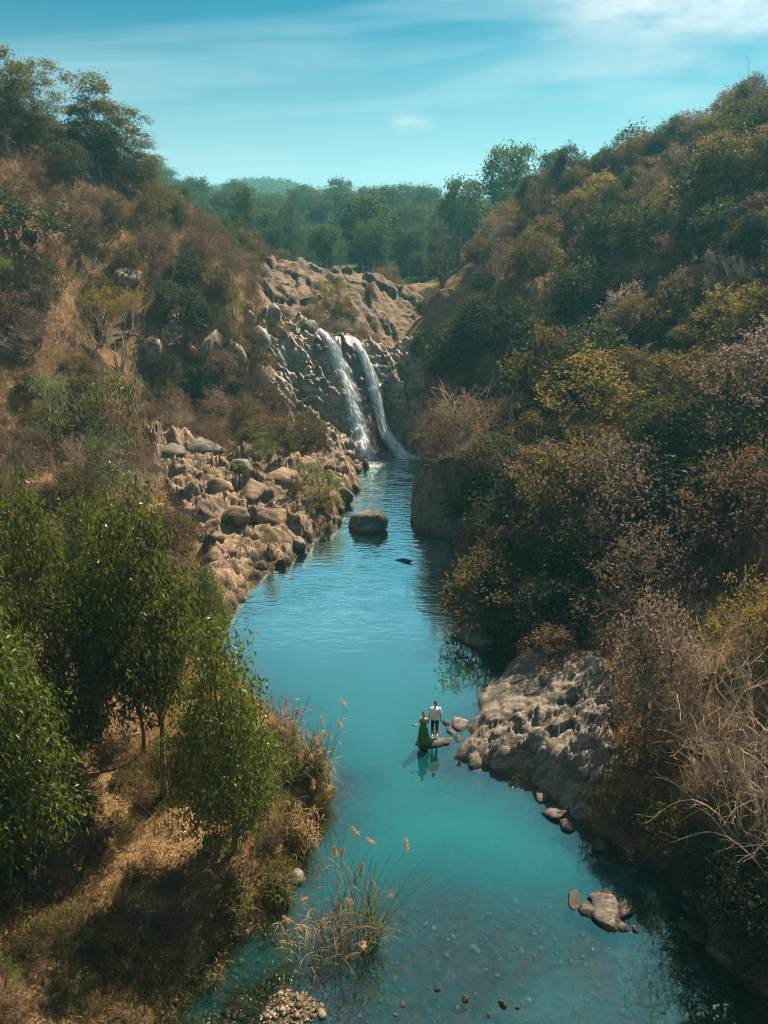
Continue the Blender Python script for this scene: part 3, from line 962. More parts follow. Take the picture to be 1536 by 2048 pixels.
# the big boulder standing in the pool
pb = at_z(737, 1062)
o = link('pool_boulder', boulder_mesh('pool_boulder', 903, M['rock_dark'], None, None, 34, 0.07, (1, 0.8, 0.95), div=3))
o.location = (pb[0], pb[1] + 0.4, 0.25)
o.scale = (1.75, 1.6, 1.55)
reg(o, '', 'rock', None, at_z(737, 1043, 1), 'large dark rounded boulder standing alone in the pool')
o = boulder('rock_dark', at_z(800, 1122, -0.05), 1.0, '', None, 2, 'flat slab barely breaking the water below the pool boulder', sq=0.35, rot=R(-25))
o.scale = (1.15, 0.38, 0.22)

# boulders along the left bank (pixel of base, width in px)
for px, py, w, k in [(345, 905, 60, 'rock_grey'), (400, 900, 95, 'rock_grey'), (440, 975, 52, 'rock_tan'), (505, 985, 80, 'rock_tan'), (570, 968, 90, 'rock_tan'), (470, 1035, 85, 'rock_tan'), (545, 1040, 66, 'rock_tan'), (485, 935, 66, 'rock_dark'),
                     (435, 1075, 40, 'rock_tan'), (600, 1088, 40, 'rock_dark'), (690, 990, 38, 'rock_dark'), (520, 1132, 34, 'rock_tan'), (475, 1200, 32, 'rock_tan'), (500, 830, 45, 'rock_grey'), (580, 870, 50, 'rock_grey'), (555, 905, 40, 'rock_tan'),
                     (460, 860, 34, 'rock_grey'), (618, 655, 46, 'rock_grey'), (668, 658, 60, 'rock_grey'), (700, 664, 30, 'rock_grey'), (160, 880, 60, 'rock_grey'), (700, 912, 26, 'rock_fall'), (712, 940, 24, 'rock_dark')]:
    p3 = G(px, py)
    s = w / 2 / FPX * project(p3)[2]
    boulder(k, p3 + np.array([0, 0, -0.05 * s]), s * 1.1, {'rock_tan': 'angular tan boulder on the left bank', 'rock_grey': 'weathered grey boulder', 'rock_dark': 'dark wet boulder at the pool edge', 'rock_fall': 'brown broken block below the cliff'}[k], 'boulders of the left bank')
# rocks along the right shore
for px, py, w, k, sq in [(955, 1272, 80, 'rock_grey', .75), (950, 1245, 70, 'rock_grey', .7), (950, 1218, 56, 'rock_dark', .7), (925, 1170, 30, 'rock_grey', .8), (930, 1115, 60, 'rock_dark', .8), (945, 1135, 40, 'rock_dark', .8),
                         (915, 1095, 40, 'rock_dark', .8), (1010, 1225, 40, 'rock_tan', .5), (1110, 1625, 55, 'rock_grey', .6), (1135, 1650, 40, 'rock_grey', .5), (1085, 1590, 44, 'rock_grey', .6), (1205, 1690, 44, 'rock_dark', .6), (1270, 1735, 40, 'rock_dark', .5),
                         (920, 1450, 34, 'rock_grey', .6), (892, 1445, 22, 'rock_grey', .5), (1450, 1915, 70, 'rock_dark', .7), (1425, 1890, 44, 'rock_dark', .6), (1395, 1870, 50, 'rock_dark', .35), (1370, 1850, 36, 'rock_dark', .3)]:
    p3 = at_z(px, py, 0.05)
    s = w / 2 / FPX * project(p3)[2]
    boulder(k, p3, s * 1.1, {'rock_tan': 'tan rock on the right shore', 'rock_grey': 'grey rock on the right shore', 'rock_dark': 'dark rock on the right shore'}[k], 'rocks along the right shore', sq=sq)
# the flat rock under the couple, and the cluster in the shallows
o = boulder('rock_grey', at_z(866, 1486, 0.02), 0.72, '', None, 1, 'low dark rock in the water on which the couple stands', rot=R(10), name='standing_rock')
o.scale = (0.80, 0.52, 0.30)
o.rotation_euler = (0.03, 0.0, R(10))
COUPLE_ROCK = o
for px, py, w, lab in [(893, 1481, 30, 'flat pale stone just right of the rock under the couple'), (904, 1463, 26, 'small stone between the couple and the grey outcrop'), (872, 1462, 24, 'stone behind the heels of the person in white'), (846, 1492, 30, 'dark wet front edge stone under the green dress'), (915, 1478, 22, 'stone touching the tip of the grey outcrop')]:
    p3 = at_z(px, py, 0.0)
    boulder('rock_grey', p3, w / 2 / FPX * project(p3)[2] * 1.2, '', None, None, lab, sq=0.5)
for px, py, w, sq, lab in [(1212, 1822, 96, .42, 'largest rough rock of the small cluster in the shallow water'), (1150, 1800, 44, .25, 'thin flat rock left of the largest rock in the shallows'), (1242, 1855, 28, .8, 'small tan stone at the foot of the shallow water cluster'), (1272, 1858, 14, .7, 'tiny stone right of the shallow water rock cluster'),
                       (1180, 1818, 50, .55, 'rough rock at the left end of the shallow water cluster'), (1245, 1815, 54, .5, 'rough rock at the right end of the shallow water cluster'), (1205, 1802, 56, .6, 'rough rock at the back of the shallow water cluster'), (1215, 1842, 40, .5, 'rough rock at the front of the shallow water cluster'),
                       (592, 1755, 46, .9, 'pale grey rock sitting at the edge of the grassy left bank')]:
    p3 = at_z(px, py, 0.02)
    s = w / 2 / FPX * project(p3)[2]
    boulder('rock_grey', p3, s * 1.15, '', None, None, lab, sq=sq)
for px, py, w, lab in [(876, 1977, 14, 'pointed pale stone poking out of the shallows at the bottom'), (931, 1998, 16, 'round brown stone in the shallows at the bottom'), (1005, 2008, 18, 'pale square stone in the shallows at the bottom'), (1036, 2016, 9, 'small white stone right of the pale square stone'),
                       (806, 2010, 11, 'small brown stone left of the round brown stone'), (790, 2030, 9, 'small stone at the bottom edge near the gravel'), (978, 2030, 10, 'dark stone below the pale square stone')]:
    p3 = at_z(px, py, 0.0)
    boulder('rock_tan', p3, w / 2 / FPX * project(p3)[2] * 1.3, '', None, None, lab, name='river_stone')
# gravel of the bar: too many to count
acc = Acc()
r_ = np.random.default_rng(11)
for i in range(1700):
    if i < 1100:
        x, y = -2.6 + r_.normal() * 1.1, 13.9 + r_.normal() * 0.8
    else:
        x, y = r_.uniform(-6.5, 10.5), r_.uniform(11.5, 19)
    z = float(hz(x, y)); 
    if z > 0.2:
        continue
    s = (r_.uniform(0.018, 0.05) if i < 1100 else r_.uniform(0.03, 0.085)) * (1.8 if r_.random() < 0.06 else 1)
    ang = r_.uniform(0, 6.28)
    P = IV2[:, :] * (1 + 0.15 * r_.normal(size=(len(IV2), 1))) * np.array([s * r_.uniform(1, 1.7), s, s * 0.6])
    c, sn = math.cos(ang), math.sin(ang)
    P = P @ np.array([[c, sn, 0], [-sn, c, 0], [0, 0, 1]]) + np.array([x, y, z + 0.3 * s])
    acc.add(P, IF2, np.full(len(IF2), r_.random()))
m, t = new_mat('gravel')
a = N(t, 'ShaderNodeAttribute', attribute_name='rnd')
p = N(t, 'ShaderNodeBsdfPrincipled')
p.inputs['Roughness'].default_value = 0.6
L(t, ramp(t, a.outputs['Fac'], [(0, (0.03, 0.024, 0.016)), (0.5, (0.085, 0.064, 0.042)), (0.9, (0.17, 0.13, 0.09)), (1, (0.32, 0.28, 0.22))]), p.inputs['Base Color'])
out(t, p.outputs[0])
gr = link('gravel', acc.mesh('gravel', m), kind='stuff')
gr['label'] = 'brown river gravel under shallow water'
gr['category'] = 'gravel'

# ------------------------------------------------------------------ the two streams of the waterfall
m, t = new_mat('white_water')
au = N(t, 'ShaderNodeAttribute', attribute_name='across')
av = N(t, 'ShaderNodeAttribute', attribute_name='along')
cb = N(t, 'ShaderNodeCombineXYZ')
L(t, math_n(t, 'MULTIPLY', au.outputs['Fac'], 9.0), cb.inputs[0])
L(t, math_n(t, 'MULTIPLY', av.outputs['Fac'], 0.55), cb.inputs[1])
n = N(t, 'ShaderNodeTexNoise', i_Scale=1.0, i_Detail=5.0, i_Roughness=0.65)
L(t, cb.outputs[0], n.inputs['Vector'])
n2 = N(t, 'ShaderNodeTexNoise', i_Scale=3.2, i_Detail=3.0)
L(t, cb.outputs[0], n2.inputs['Vector'])
edge = N(t, 'ShaderNodeAttribute', attribute_name='body')
op = math_n(t, 'MULTIPLY', math_n(t, 'ADD', math_n(t, 'MULTIPLY', ramp(t, n.outputs[0], [(0.40, (0, 0, 0)), (0.55, (1, 1, 1))]), 1.1), math_n(t, 'MULTIPLY', n2.outputs[0], 0.3)), edge.outputs['Fac'], True)
d1 = N(t, 'ShaderNodeBsdfDiffuse'); d1.inputs['Color'].default_value = (0.86, 0.90, 0.92, 1)
d2 = N(t, 'ShaderNodeBsdfTranslucent'); d2.inputs['Color'].default_value = (0.86, 0.92, 0.94, 1)
ma = N(t, 'ShaderNodeMixShader'); ma.inputs[0].default_value = 0.5
L(t, d1.outputs[0], ma.inputs[1]); L(t, d2.outputs[0], ma.inputs[2])
tr = N(t, 'ShaderNodeBsdfTransparent')
mb = N(t, 'ShaderNodeMixShader')
L(t, op, mb.inputs[0]); L(t, tr.outputs[0], mb.inputs[1]); L(t, ma.outputs[0], mb.inputs[2])
out(t, mb.outputs[0])
M['white_water'] = m


def stream(path, widths, lift, seed, nu=17, body=1.0):
    widths = [1.08 * w_ for w_ in widths]
    """a sheet of falling water that follows the rock; path in pixels + distance"""
    K = np.array([at_y(*q) for q in path])
    s = np.linspace(0, len(K) - 1, 120)
    C = np.stack([np.interp(s, np.arange(len(K)), K[:, i]) for i in range(3)], -1)
    for _ in range(6):
        C[1:-1] = 0.25 * C[:-2] + 0.5 * C[1:-1] + 0.25 * C[2:]
    Wd = np.interp(s, np.arange(len(K)), widths)
    u = np.linspace(-1, 1, nu)
    X = C[:, None, 0] + u[None, :] * Wd[:, None] / 2 + 0.10 * vnoise(s[:, None] * 2.2 + 0 * u, u[None, :] * 2 + seed, s=seed)
    Y = np.repeat(C[:, None, 1], nu, 1) - 0.10 * (1 - u[None, :] ** 2)
    rock = surfaces[1](X, Y)
    Z = np.maximum(C[:, None, 2] + 0 * X, rock) * 0.35 + 0.65 * rock + lift + 0 * X
    for _ in range(5):
        Z[1:-1] = 0.25 * Z[:-2] + 0.5 * Z[1:-1] + 0.25 * Z[2:]
    Z = Z + 0.11 * np.abs(vnoise(u[None, :] * Wd[:, None] * 3.2 + seed, s[:, None] * 7.0 + 0 * u, s=seed + 3)) + 0.10 * vnoise(u[None, :] * Wd[:, None] * 6 + seed, s[:, None] * 15.0 + 0 * u, s=seed + 4)
    Z = np.maximum(Z, 0.05)
    al = np.concatenate([[0], np.cumsum(np.linalg.norm(np.diff(C, axis=0), axis=1))])
    bd = body * (1 - np.abs(u[None, :]) ** 2.5) * np.ones((120, 1))
    return mesh_np('water_sheet', np.stack([X, Y, Z], -1).reshape(-1, 3), [grid_faces(nu, 120)], smooth_shade=True, mats=[M['white_water']],
                   attrs={'across': (u[None, :] * Wd[:, None] + seed * 3.1).ravel(), 'along': np.repeat(al, nu) + seed, 'body': bd.ravel()})


pathA = [(622, 684, 79), (645, 692, 77.8), (672, 728, 75.8), (694, 775, 73.6), (712, 830, 71.4), (726, 885, 69.6), (735, 926, 68.1)]
pathB = [(704, 688, 78), (720, 712, 76.6), (742, 755, 74.6), (758, 800, 73.0), (780, 845, 71.4), (803, 885, 70.0), (822, 915, 68.9)]
wfA = thing('waterfall', (0, 0, 0), '', 'waterfall', label='left stream of the waterfall, narrower and ending in white foam', spot=at_y(700, 800, 73), group='streams of the waterfall')
wfB = thing('waterfall', (0, 0, 0), '', 'waterfall', label='right stream of the waterfall, fanning out near the bottom', spot=at_y(765, 800, 73), group='streams of the waterfall')
for k, (wd, lf, bo) in enumerate([([0.6, 0.9, 1.0, 1.1, 1.3, 1.4, 1.5], 0.25, 1.3), ([0.35, 0.5, 0.6, 0.7, 0.7, 0.7, 0.8], 0.42, 1.6), ([1.0, 1.4, 1.7, 1.9, 2.0, 2.1, 2.3], 0.16, 0.7)]):
    link('water_sheet', stream(pathA, wd, lf, 3 + k, body=bo), wfA)
for k, (wd, lf, bo) in enumerate([([0.6, 0.9, 1.1, 1.2, 1.4, 1.9, 2.3], 0.25, 1.3), ([0.4, 0.6, 0.7, 0.8, 0.8, 0.8, 0.9], 0.42, 1.6), ([1.0, 1.3, 1.6, 1.8, 2.2, 2.8, 3.3], 0.16, 0.7)]):
    link('water_sheet', stream(pathB, wd, lf, 13 + k, body=bo), wfB)
# foam where the streams meet the pool
for wf, (px, py), rad in ((wfA, (738, 928), 1.5), (wfB, (822, 914), 1.3)):
    c = at_z(px, py, 0.03)
    rr = np.linspace(0.02, 1, 14); th = np.linspace(0, 2 * math.pi, 40, endpoint=False)
    RR, TH = np.meshgrid(rr, th)
    X = c[0] + RR * np.cos(TH) * rad * 1.4; Y = c[1] + RR * np.sin(TH) * rad * 0.8
    Z = 0.03 + 0.16 * (1 - RR) * (1 + vnoise(X * 4, Y * 4, s=91)) + 0 * RR
    f = grid_faces(14, 40)
    link('foam', mesh_np('foam', np.stack([X, Y, Z], -1).reshape(-1, 3), [f], smooth_shade=True, mats=[M['white_water']], attrs={'across': X * 0.35, 'along': Y * 5, 'body': 1.25 * (1 - RR ** 1.5)}), wf)

# ------------------------------------------------------------------ plants: generators


def unit(v):
    return v / (np.linalg.norm(v, axis=-1, keepdims=True) + 1e-9)


def leaf_quads(acc, C, D, ln, wd, r, fold=0.25):
    """rhombic leaves: C centres, D long axes"""
    n = len(C)
    D = unit(D)
    S = unit(np.cross(D, unit(r.normal(size=(n, 3)))))
    Nn = np.cross(D, S)
    ln = ln * r.uniform(0.65, 1.25, (n, 1)); wd = wd * r.uniform(0.7, 1.2, (n, 1))
    a = C - D * ln * 0.5; b = C + S * wd * 0.5 - D * ln * 0.08 + Nn * wd * fold; c = C + D * ln * 0.5; d = C - S * wd * 0.5 - D * ln * 0.08 + Nn * wd * fold
    V = np.stack([a, b, c, d], 1).reshape(-1, 3)
    acc.add(V, np.arange(4 * n).reshape(-1, 4), r.random(n))


def limb(p0, p1, r0, r1, r, sag=0.0, seg=6, wob=0.05):
    s = np.linspace(0, 1, seg)[:, None]
    ln = np.linalg.norm(p1 - p0)
    P = p0 * (1 - s) + p1 * s
    P[:, 2] += sag * ln * np.sin(s[:, 0] * math.pi)
    P[1:-1] += r.normal(size=(seg - 2, 3)) * wob * ln
    return P, (r0 * (1 - s[:, 0]) + r1 * s[:, 0])


def clumps(r, n, sampler, sep):
    pts = []
    tries = 0
    while len(pts) < n and tries < n * 60:
        tries += 1
        p = sampler()
        if p is None:
            continue
        if all(np.linalg.norm(p - q) > sep for q in pts):
            pts.append(p)
    return np.array(pts)


def tree_proto(seed, H, base, prof, n_clump, cr, lpc, leaf, bark, leafmat, droop=0.5, trunk_r=0.10, lean=0.05, sep=0.7, flat=0.75, up=0.5, stems=1, spread=0.0, shell=0.55, fork=None):
    """trunk (and limbs) + crown; prof(u) is the crown radius at height fraction u of the crown"""
    r = np.random.default_rng(seed)
    wood = Acc(); crown = Acc()
    lean_v = r.normal(size=2) * lean * H

    def axis(z, k=0):
        s = z / H
        return np.array([lean_v[0] * s * s, lean_v[1] * s * s, z])

    def samp():
        u = r.random()
        R_ = prof(u)
        if R_ <= 0:
            return None
        rad = R_ * math.sqrt(r.uniform(0.12, 1.0))
        th = r.uniform(0, 6.283)
        z = base + u * (H - base)
        return axis(z) + np.array([rad * math.cos(th), rad * math.sin(th), 0])
    C = clumps(r, n_clump, samp, sep)
    if stems == 1:
        zt = np.linspace(0, H * 0.93, 12)
        P = np.array([axis(z) for z in zt])
        P[1:, :2] += np.cumsum(r.normal(size=(11, 2)) * 0.006 * H, 0)
        Rd = trunk_r * (1 - 0.93 * (zt / (H * 0.93)) ** 0.85) + 0.006
        Rd[0] *= 1.35
        V, F = tubes(P[None], Rd[None], 8)
        wood.add(V, F)
        for c in C:
            rad = np.hypot(*(c[:2] - axis(c[2])[:2]))
            z0 = max(base * 0.75, c[2] - up * rad - 0.15 * H * r.random())
            i = z0 / (H * 0.93) * 11
            k = min(int(i), 10)
            p0 = P[k] + (P[k + 1] - P[k]) * (i - k)
            Pl, Rl = limb(p0, c, max(0.35 * np.interp(z0, zt, Rd), 0.012), 0.006, r, 0.06)
            V, F = tubes(Pl[None], Rl[None], 5)
            wood.add(V, F)
    else:
        st = []
        for k in range(stems):
            th = 6.283 * k / stems + r.uniform(-.5, .5)
            e = np.array([math.cos(th) * spread, math.sin(th) * spread, H * r.uniform(0.55, 0.8)])
            Pl, Rl = limb(np.array([0.1 * math.cos(th), 0.1 * math.sin(th), -0.15]), e, trunk_r, trunk_r * 0.35, r, 0.05, 7, 0.04)
            V, F = tubes(Pl[None], Rl[None], 6)
            wood.add(V, F)
            st.append(Pl)
        allp = np.concatenate(st)
        for c in C:
            cand = allp[allp[:, 2] < c[2] - 0.05 * H] if (allp[:, 2] < c[2] - 0.05 * H).any() else allp[:1]
            p0 = cand[np.argmin(np.linalg.norm(cand - c, axis=1))]
            Pl, Rl = limb(p0, c, trunk_r * 0.4, 0.006, r, 0.05, 5)
            V, F = tubes(Pl[None], Rl[None], 4)
            wood.add(V, F)
    n = len(C)
    # leaves: each clump is a ragged ball of sprays
    nsp = max(4, lpc // 14)
    U = unit(r.normal(size=(n, nsp, 3)))
    rad = cr * r.uniform(0.7, 1.3, (n, 1, 1)) * r.uniform(shell, 1.0, (n, nsp, 1)) ** 0.7
    U[..., 2] *= flat
    SP_ = C[:, None, :] + U * rad
    SP_ = SP_.reshape(-1, 3)
    k = 14
    ax = unit(U.reshape(-1, 3) * 0.8 + np.array([0, 0, 0.15 - droop]) + 0.3 * r.normal(size=SP_.shape))
    off = r.uniform(-0.6, 1.0, (len(SP_), k, 1)) * ax[:, None, :] * leaf[0] * 2.2 + r.normal(size=(len(SP_), k, 3)) * leaf[0] * 0.75
    LC = (SP_[:, None, :] + off).reshape(-1, 3)
    LD = np.repeat(ax, k, 0) * 0.5 + np.array([0, 0, -droop * 1.3]) + r.normal(size=LC.shape) * 0.5
    leaf_quads(crown, LC, LD, leaf[0], leaf[1], r)
    # thin twigs carry the sprays
    tw = np.stack([np.repeat(C, nsp, 0), SP_], 1)[r.random(len(SP_)) < 0.2]
    V, F = tubes(tw, np.tile([0.007, 0.003], (len(tw), 1)) * max(1, H / 8), 3)
    wood.add(V, F)
    return wood.mesh('trunk', bark, True), crown.mesh('crown', leafmat)


def bare_proto(seed, H, mat, stems=6, spread=0.9, levels=4, kids=4, r0=0.035, arch=0.0, flatten=0.0, curl=0.28, up=0.12, twig=0.007, trunk=0.0):
    """leafless branching shrub"""
    r = np.random.default_rng(seed)
    acc = Acc()
    th = np.arange(stems) * 6.283 / stems + r.uniform(-.4, .4, stems)
    tl = r.uniform(0.35, 1.0, stems) * spread
    D = unit(np.stack([np.cos(th) * tl, np.sin(th) * tl, np.ones(stems)], -1))
    P0 = np.zeros((stems, 3)); P0[:, 2] = -0.1
    if trunk:
        tp = np.array([[0, 0, -0.15], [0.03, 0.02, trunk * 0.5], [0, 0.04, trunk]])
        V, F = tubes(tp[None], np.array([[r0 * 2.2, r0 * 1.8, r0 * 1.6]]), 6)
        acc.add(V, F)
        P0[:] = tp[-1]
    Ln = H * 0.55 * r.uniform(0.7, 1.15, stems)
    Rd = np.full(stems, r0)
    for lev in range(levels):
        n = len(P0)
        S = 6 if lev < 2 else 4
        pts = [P0]
        d = D.copy()
        for k in range(S - 1):
            d = unit(d + r.normal(size=d.shape) * curl * (0.6 if lev == 0 else 1) + np.array([0, 0, up - arch * (k / S)]) * np.array([1, 1, 1.0 - flatten]))
            pts.append(pts[-1] + d * (Ln / (S - 1))[:, None])
        P = np.stack(pts, 1)
        s = np.linspace(0, 1, S)
        rad = Rd[:, None] * (1 - 0.65 * s)[None, :]
        V, F = tubes(P, np.maximum(rad, twig), 5 if lev == 0 else 3)
        acc.add(V, F, r.random(len(F)))
        if lev == levels - 1:
            break
        nk = kids + (1 if lev == 0 else 0)
        tt = r.uniform(0.3, 1.0, (n, nk)); tt[:, 0] = 1.0
        idx = np.clip((tt * (S - 1)).astype(int), 0, S - 2)
        fr_ = (tt * (S - 1) - idx)[..., None]
        ar_ = np.arange(n)[:, None]
        Q = P[ar_, idx] * (1 - fr_) + P[ar_, idx + 1] * fr_
        dir_ = unit(P[ar_, idx + 1] - P[ar_, idx])
        dd = unit(dir_ + r.normal(size=dir_.shape) * 0.62 + np.array([0, 0, up * 1.2]))
        if flatten:
            dd[..., 2] *= (1 - flatten); dd = unit(dd)
        Rn = (Rd[:, None] * (1 - 0.6 * tt) * 0.6)
        Ln2 = (Ln[:, None] * r.uniform(0.42, 0.75, (n, nk)))
        P0, D, Ln, Rd = Q.reshape(-1, 3), dd.reshape(-1, 3), Ln2.ravel(), Rn.ravel()
    return acc.mesh('branches', mat)


def prof_round(R0, p=0.55):
    return lambda u: R0 * (max(0.0, 1 - (2 * u - 1) ** 2)) ** p


def prof_dome(R0):
    return lambda u: R0 * math.sqrt(max(0.0, 1 - u * u)) * (0.75 + 0.25 * min(1, u * 4))


def prof_euc(R0):
    return lambda u: R0 * (0.55 + 0.45 * math.sin(min(1, u / 0.35) * math.pi / 2)) * (1 - max(0, u - 0.35) / 0.65 * 0.82)


def prof_cone(R0):
    return lambda u: R0 * (1.02 - u) * (0.7 + 0.3 * min(1, u * 5))


def prof_umb(R0):
    return lambda u: R0 * (0.25 + 0.75 * u ** 0.7) * (1 if u < 0.85 else max(0.2, 1 - (u - 0.85) * 4))


PROTO = {}
# eucalyptus of the foreground: dense hanging leaves
PROTO['euc'] = [tree_proto(200 + i, 8.0, b, prof_euc(rr), nc, 0.44, 215, (0.18, 0.06), M['bark_euc'], M['leaf_euc'], 0.55, 0.10, 0.02, 0.66, 0.85, 0.55) for i, (b, rr, nc) in enumerate([(1.2, 1.7, 84), (2.7, 1.65, 62), (1.0, 1.85, 80)])]
# thin young eucalyptus
PROTO['sapling'] = [tree_proto(230 + i, 5.0, 2.6, prof_round(1.25), 10, 0.48, 130, (0.20, 0.06), M['bark_pale'], M['leaf_sapling'], 0.7, 0.045, 0.06, 0.5, 0.7, 0.8) for i in range(2)]
# tall gums of the skyline
PROTO['gum'] = [tree_proto(240 + i, 15.0, 2.2, (lambda k: (lambda u: k * (0.62 + 0.5 * math.sin(u * 2.75))))(2.1 + 0.25 * i), 40, 0.78, 165, (0.38, 0.14), M['bark_pale'], M['leaf_gum'], 0.35, 0.17, 0.03, 1.15, 0.65, 1.0) for i in range(3)]
# the far forest
PROTO['forest'] = [tree_proto(260 + i, 15.0, 3.5 + 2.0 * (i % 3), (lambda k: (lambda u: k * (0.45 + 0.62 * math.sin(u * 2.6))))(2.7 + 0.4 * (i % 3)), 20 + 2 * i, 1.2, 200, (0.58, 0.27), M['bark_pale'], M['leaf_forest'], 0.3, 0.2, 0.02, 2.15, 0.5, 0.9) for i in range(6)]
PROTO['pine'] = [tree_proto(280 + i, 14.0, 1.2, prof_cone(3.0), 46, 0.85, 150, (0.42, 0.10), M['bark_dark'], M['leaf_forest'], 0.15, 0.2, 0.01, 0.95, 0.45, 0.1) for i in range(2)]


def bush_set(seed, mat, n=3, leaf=(0.16, 0.095), bark='bark_dark', droop=0.1, H=3.0, R0=1.75, nc=36, cr=0.42, lpc=98, sep=0.46, base=0.25):
    return [tree_proto(seed + i, H, base, prof_dome(R0 * (1 + 0.12 * i)), nc, cr, lpc, leaf, M[bark], M[mat], droop, 0.06, 0.0, sep, 0.8, 0.5, stems=5, spread=0.9) for i in range(n)]


PROTO['olive'] = bush_set(300, 'leaf_olive')
PROTO['rust'] = bush_set(310, 'leaf_rust', leaf=(0.14, 0.075), lpc=84)
PROTO['dark'] = bush_set(320, 'leaf_dark', leaf=(0.19, 0.10))
PROTO['silver'] = bush_set(330, 'leaf_silver', leaf=(0.115, 0.065), lpc=112, nc=42)
PROTO['dry'] = bush_set(336, 'leaf_dry', leaf=(0.145, 0.07), lpc=56, nc=44, bark='twig', H=2.6, R0=1.6)
PROTO['yellow'] = bush_set(340, 'leaf_yellow', leaf=(0.13, 0.07), lpc=84)
PROTO['bright'] = bush_set(350, 'leaf_bright', n=2, leaf=(0.13, 0.05), lpc=130, nc=24, droop=0.2)
PROTO['canopy'] = [tree_proto(360 + i, 6.0, 1.8, prof_round(2.3), 40, 0.62, 168, (0.22, 0.12), M['bark_pale'], M[k], 0.25, 0.11, 0.05, 0.75, 0.7, 0.9) for i, k in enumerate(('leaf_dark', 'leaf_olive', 'leaf_rust'))]
PROTO['acacia'] = [tree_proto(370, 3.4, 2.5, prof_umb(2.4), 40, 0.42, 110, (0.09, 0.05), M['twig_pale'], M['leaf_yellow'], 0.0, 0.07, 0.03, 0.42, 0.35, 1.2, stems=4, spread=1.0)]
PROTO['bare'] = [bare_proto(400 + i, 2.6, M['twig'], 10, 0.9, 4, 4, 0.028, 0, 0, 0.26) for i in range(3)] + [bare_proto(404 + i, 2.6, M['twig_rust'], 11, 1.0, 4, 4, 0.026, 0.1, 0, 0.3) for i in range(2)]
PROTO['bare_pale'] = [bare_proto(410 + i, 2.6, M['twig_pale'], 10, 1.0, 4, 4, 0.03, 0.05, 0, 0.28) for i in range(3)]
PROTO['arching'] = [bare_proto(420 + i, 4.2, M['cane'], 9, 1.35, 3, 4, 0.034, 0.46, 0, 0.15, 0.10, 0.009) for i in range(3)]
PROTO['bare_umb'] = [bare_proto(430, 3.2, M['twig_pale'], 7, 1.5, 5, 3, 0.05, 0, 0.55, 0.2, 0.05, 0.006, trunk=0.9)]
PROTO['dead'] = [bare_proto(440, 5.2, M['bark_dark'], 5, 0.9, 4, 3, 0.13, 0, 0.0, 0.42, 0.10, 0.016, trunk=1.0)]
PROTO['bare_tree'] = [bare_proto(450 + i, 5.0, M['twig_pale'], 5, 0.55, 5, 3, 0.07, 0, 0.0, 0.24, 0.16, 0.006, trunk=1.2) for i in range(2)]


def plant(kind, name, loc, scale, desc, cat, group=None, j=None, rot=None, label=None, hmul=1.0, wmul=1.0, tilt=None, parts=('trunk', 'crown'), spot=None):
    pr = PROTO[kind]
    j = random.randrange(len(pr)) if j is None else j % len(pr)
    pm = pr[j]
    sp_ = spot if spot is not None else (loc[0], loc[1], loc[2] + {'euc': 5, 'gum': 11, 'forest': 11, 'pine': 8, 'canopy': 4}.get(kind, 1.3) * scale * hmul)
    o = thing(name, loc, desc, cat, group, random.uniform(0, 6.283) if rot is None else rot, (scale * wmul, scale * wmul, scale * hmul), sp_, label, tilt)
    if isinstance(pm, tuple):
        link(parts[0], pm[0], o); link(parts[1], pm[1], o)
    else:
        link('branches', pm, o)
    return o


KINDS = {  # name, description, category
    'dry': ('dry_brown_bush', 'dry brown fuzzy bush', 'bush'), 'olive': ('olive_bush', 'olive green leafy bush', 'bush'), 'rust': ('russet_bush', 'russet brown leafy bush', 'bush'), 'dark': ('dark_green_bush', 'dark green leafy bush', 'bush'),
    'silver': ('silvery_bush', 'silvery pink leaved bush', 'bush'), 'yellow': ('yellowish_bush', 'yellowish thin leaved bush', 'bush'), 'bright': ('green_shrub', 'fresh green leafy shrub', 'shrub'),
    'bare': ('leafless_shrub', 'brown leafless shrub', 'shrub'), 'bare_pale': ('pale_leafless_shrub', 'pale leafless shrub', 'shrub'), 'arching': ('arching_shrub', 'arching leafless shrub', 'shrub'),
    'canopy': ('broadleaf_tree', 'small broad crowned tree', 'tree'), 'bare_tree': ('leafless_tree', 'slender leafless tree', 'tree'), 'forest': ('forest_tree', 'hazy far forest gum tree', 'tree'), 'pine': ('conifer', 'hazy far forest conifer', 'tree')}
WIDTH = {'dry': 3.6, 'olive': 3.8, 'rust': 3.8, 'dark': 3.8, 'silver': 3.8, 'yellow': 3.8, 'bright': 3.8, 'bare': 3.0, 'bare_pale': 3.2, 'arching': 5.2, 'canopy': 5.4, 'bare_tree': 4.5, 'forest': 7.5, 'pine': 6, 'euc': 4.4, 'gum': 6.5, 'sapling': 2.8, 'acacia': 5.2, 'bare_umb': 5.5, 'dead': 5.5}
HEIGHT = {'euc': 8.3, 'gum': 15.5, 'sapling': 5.2, 'forest': 15.5, 'pine': 14, 'canopy': 6.4, 'acacia': 3.6, 'bare_umb': 3.0, 'dead': 5.4, 'bare_tree': 5.5}

# ------------------------------------------------------------------ the tall eucalyptus of the left foreground
TAKEN = []


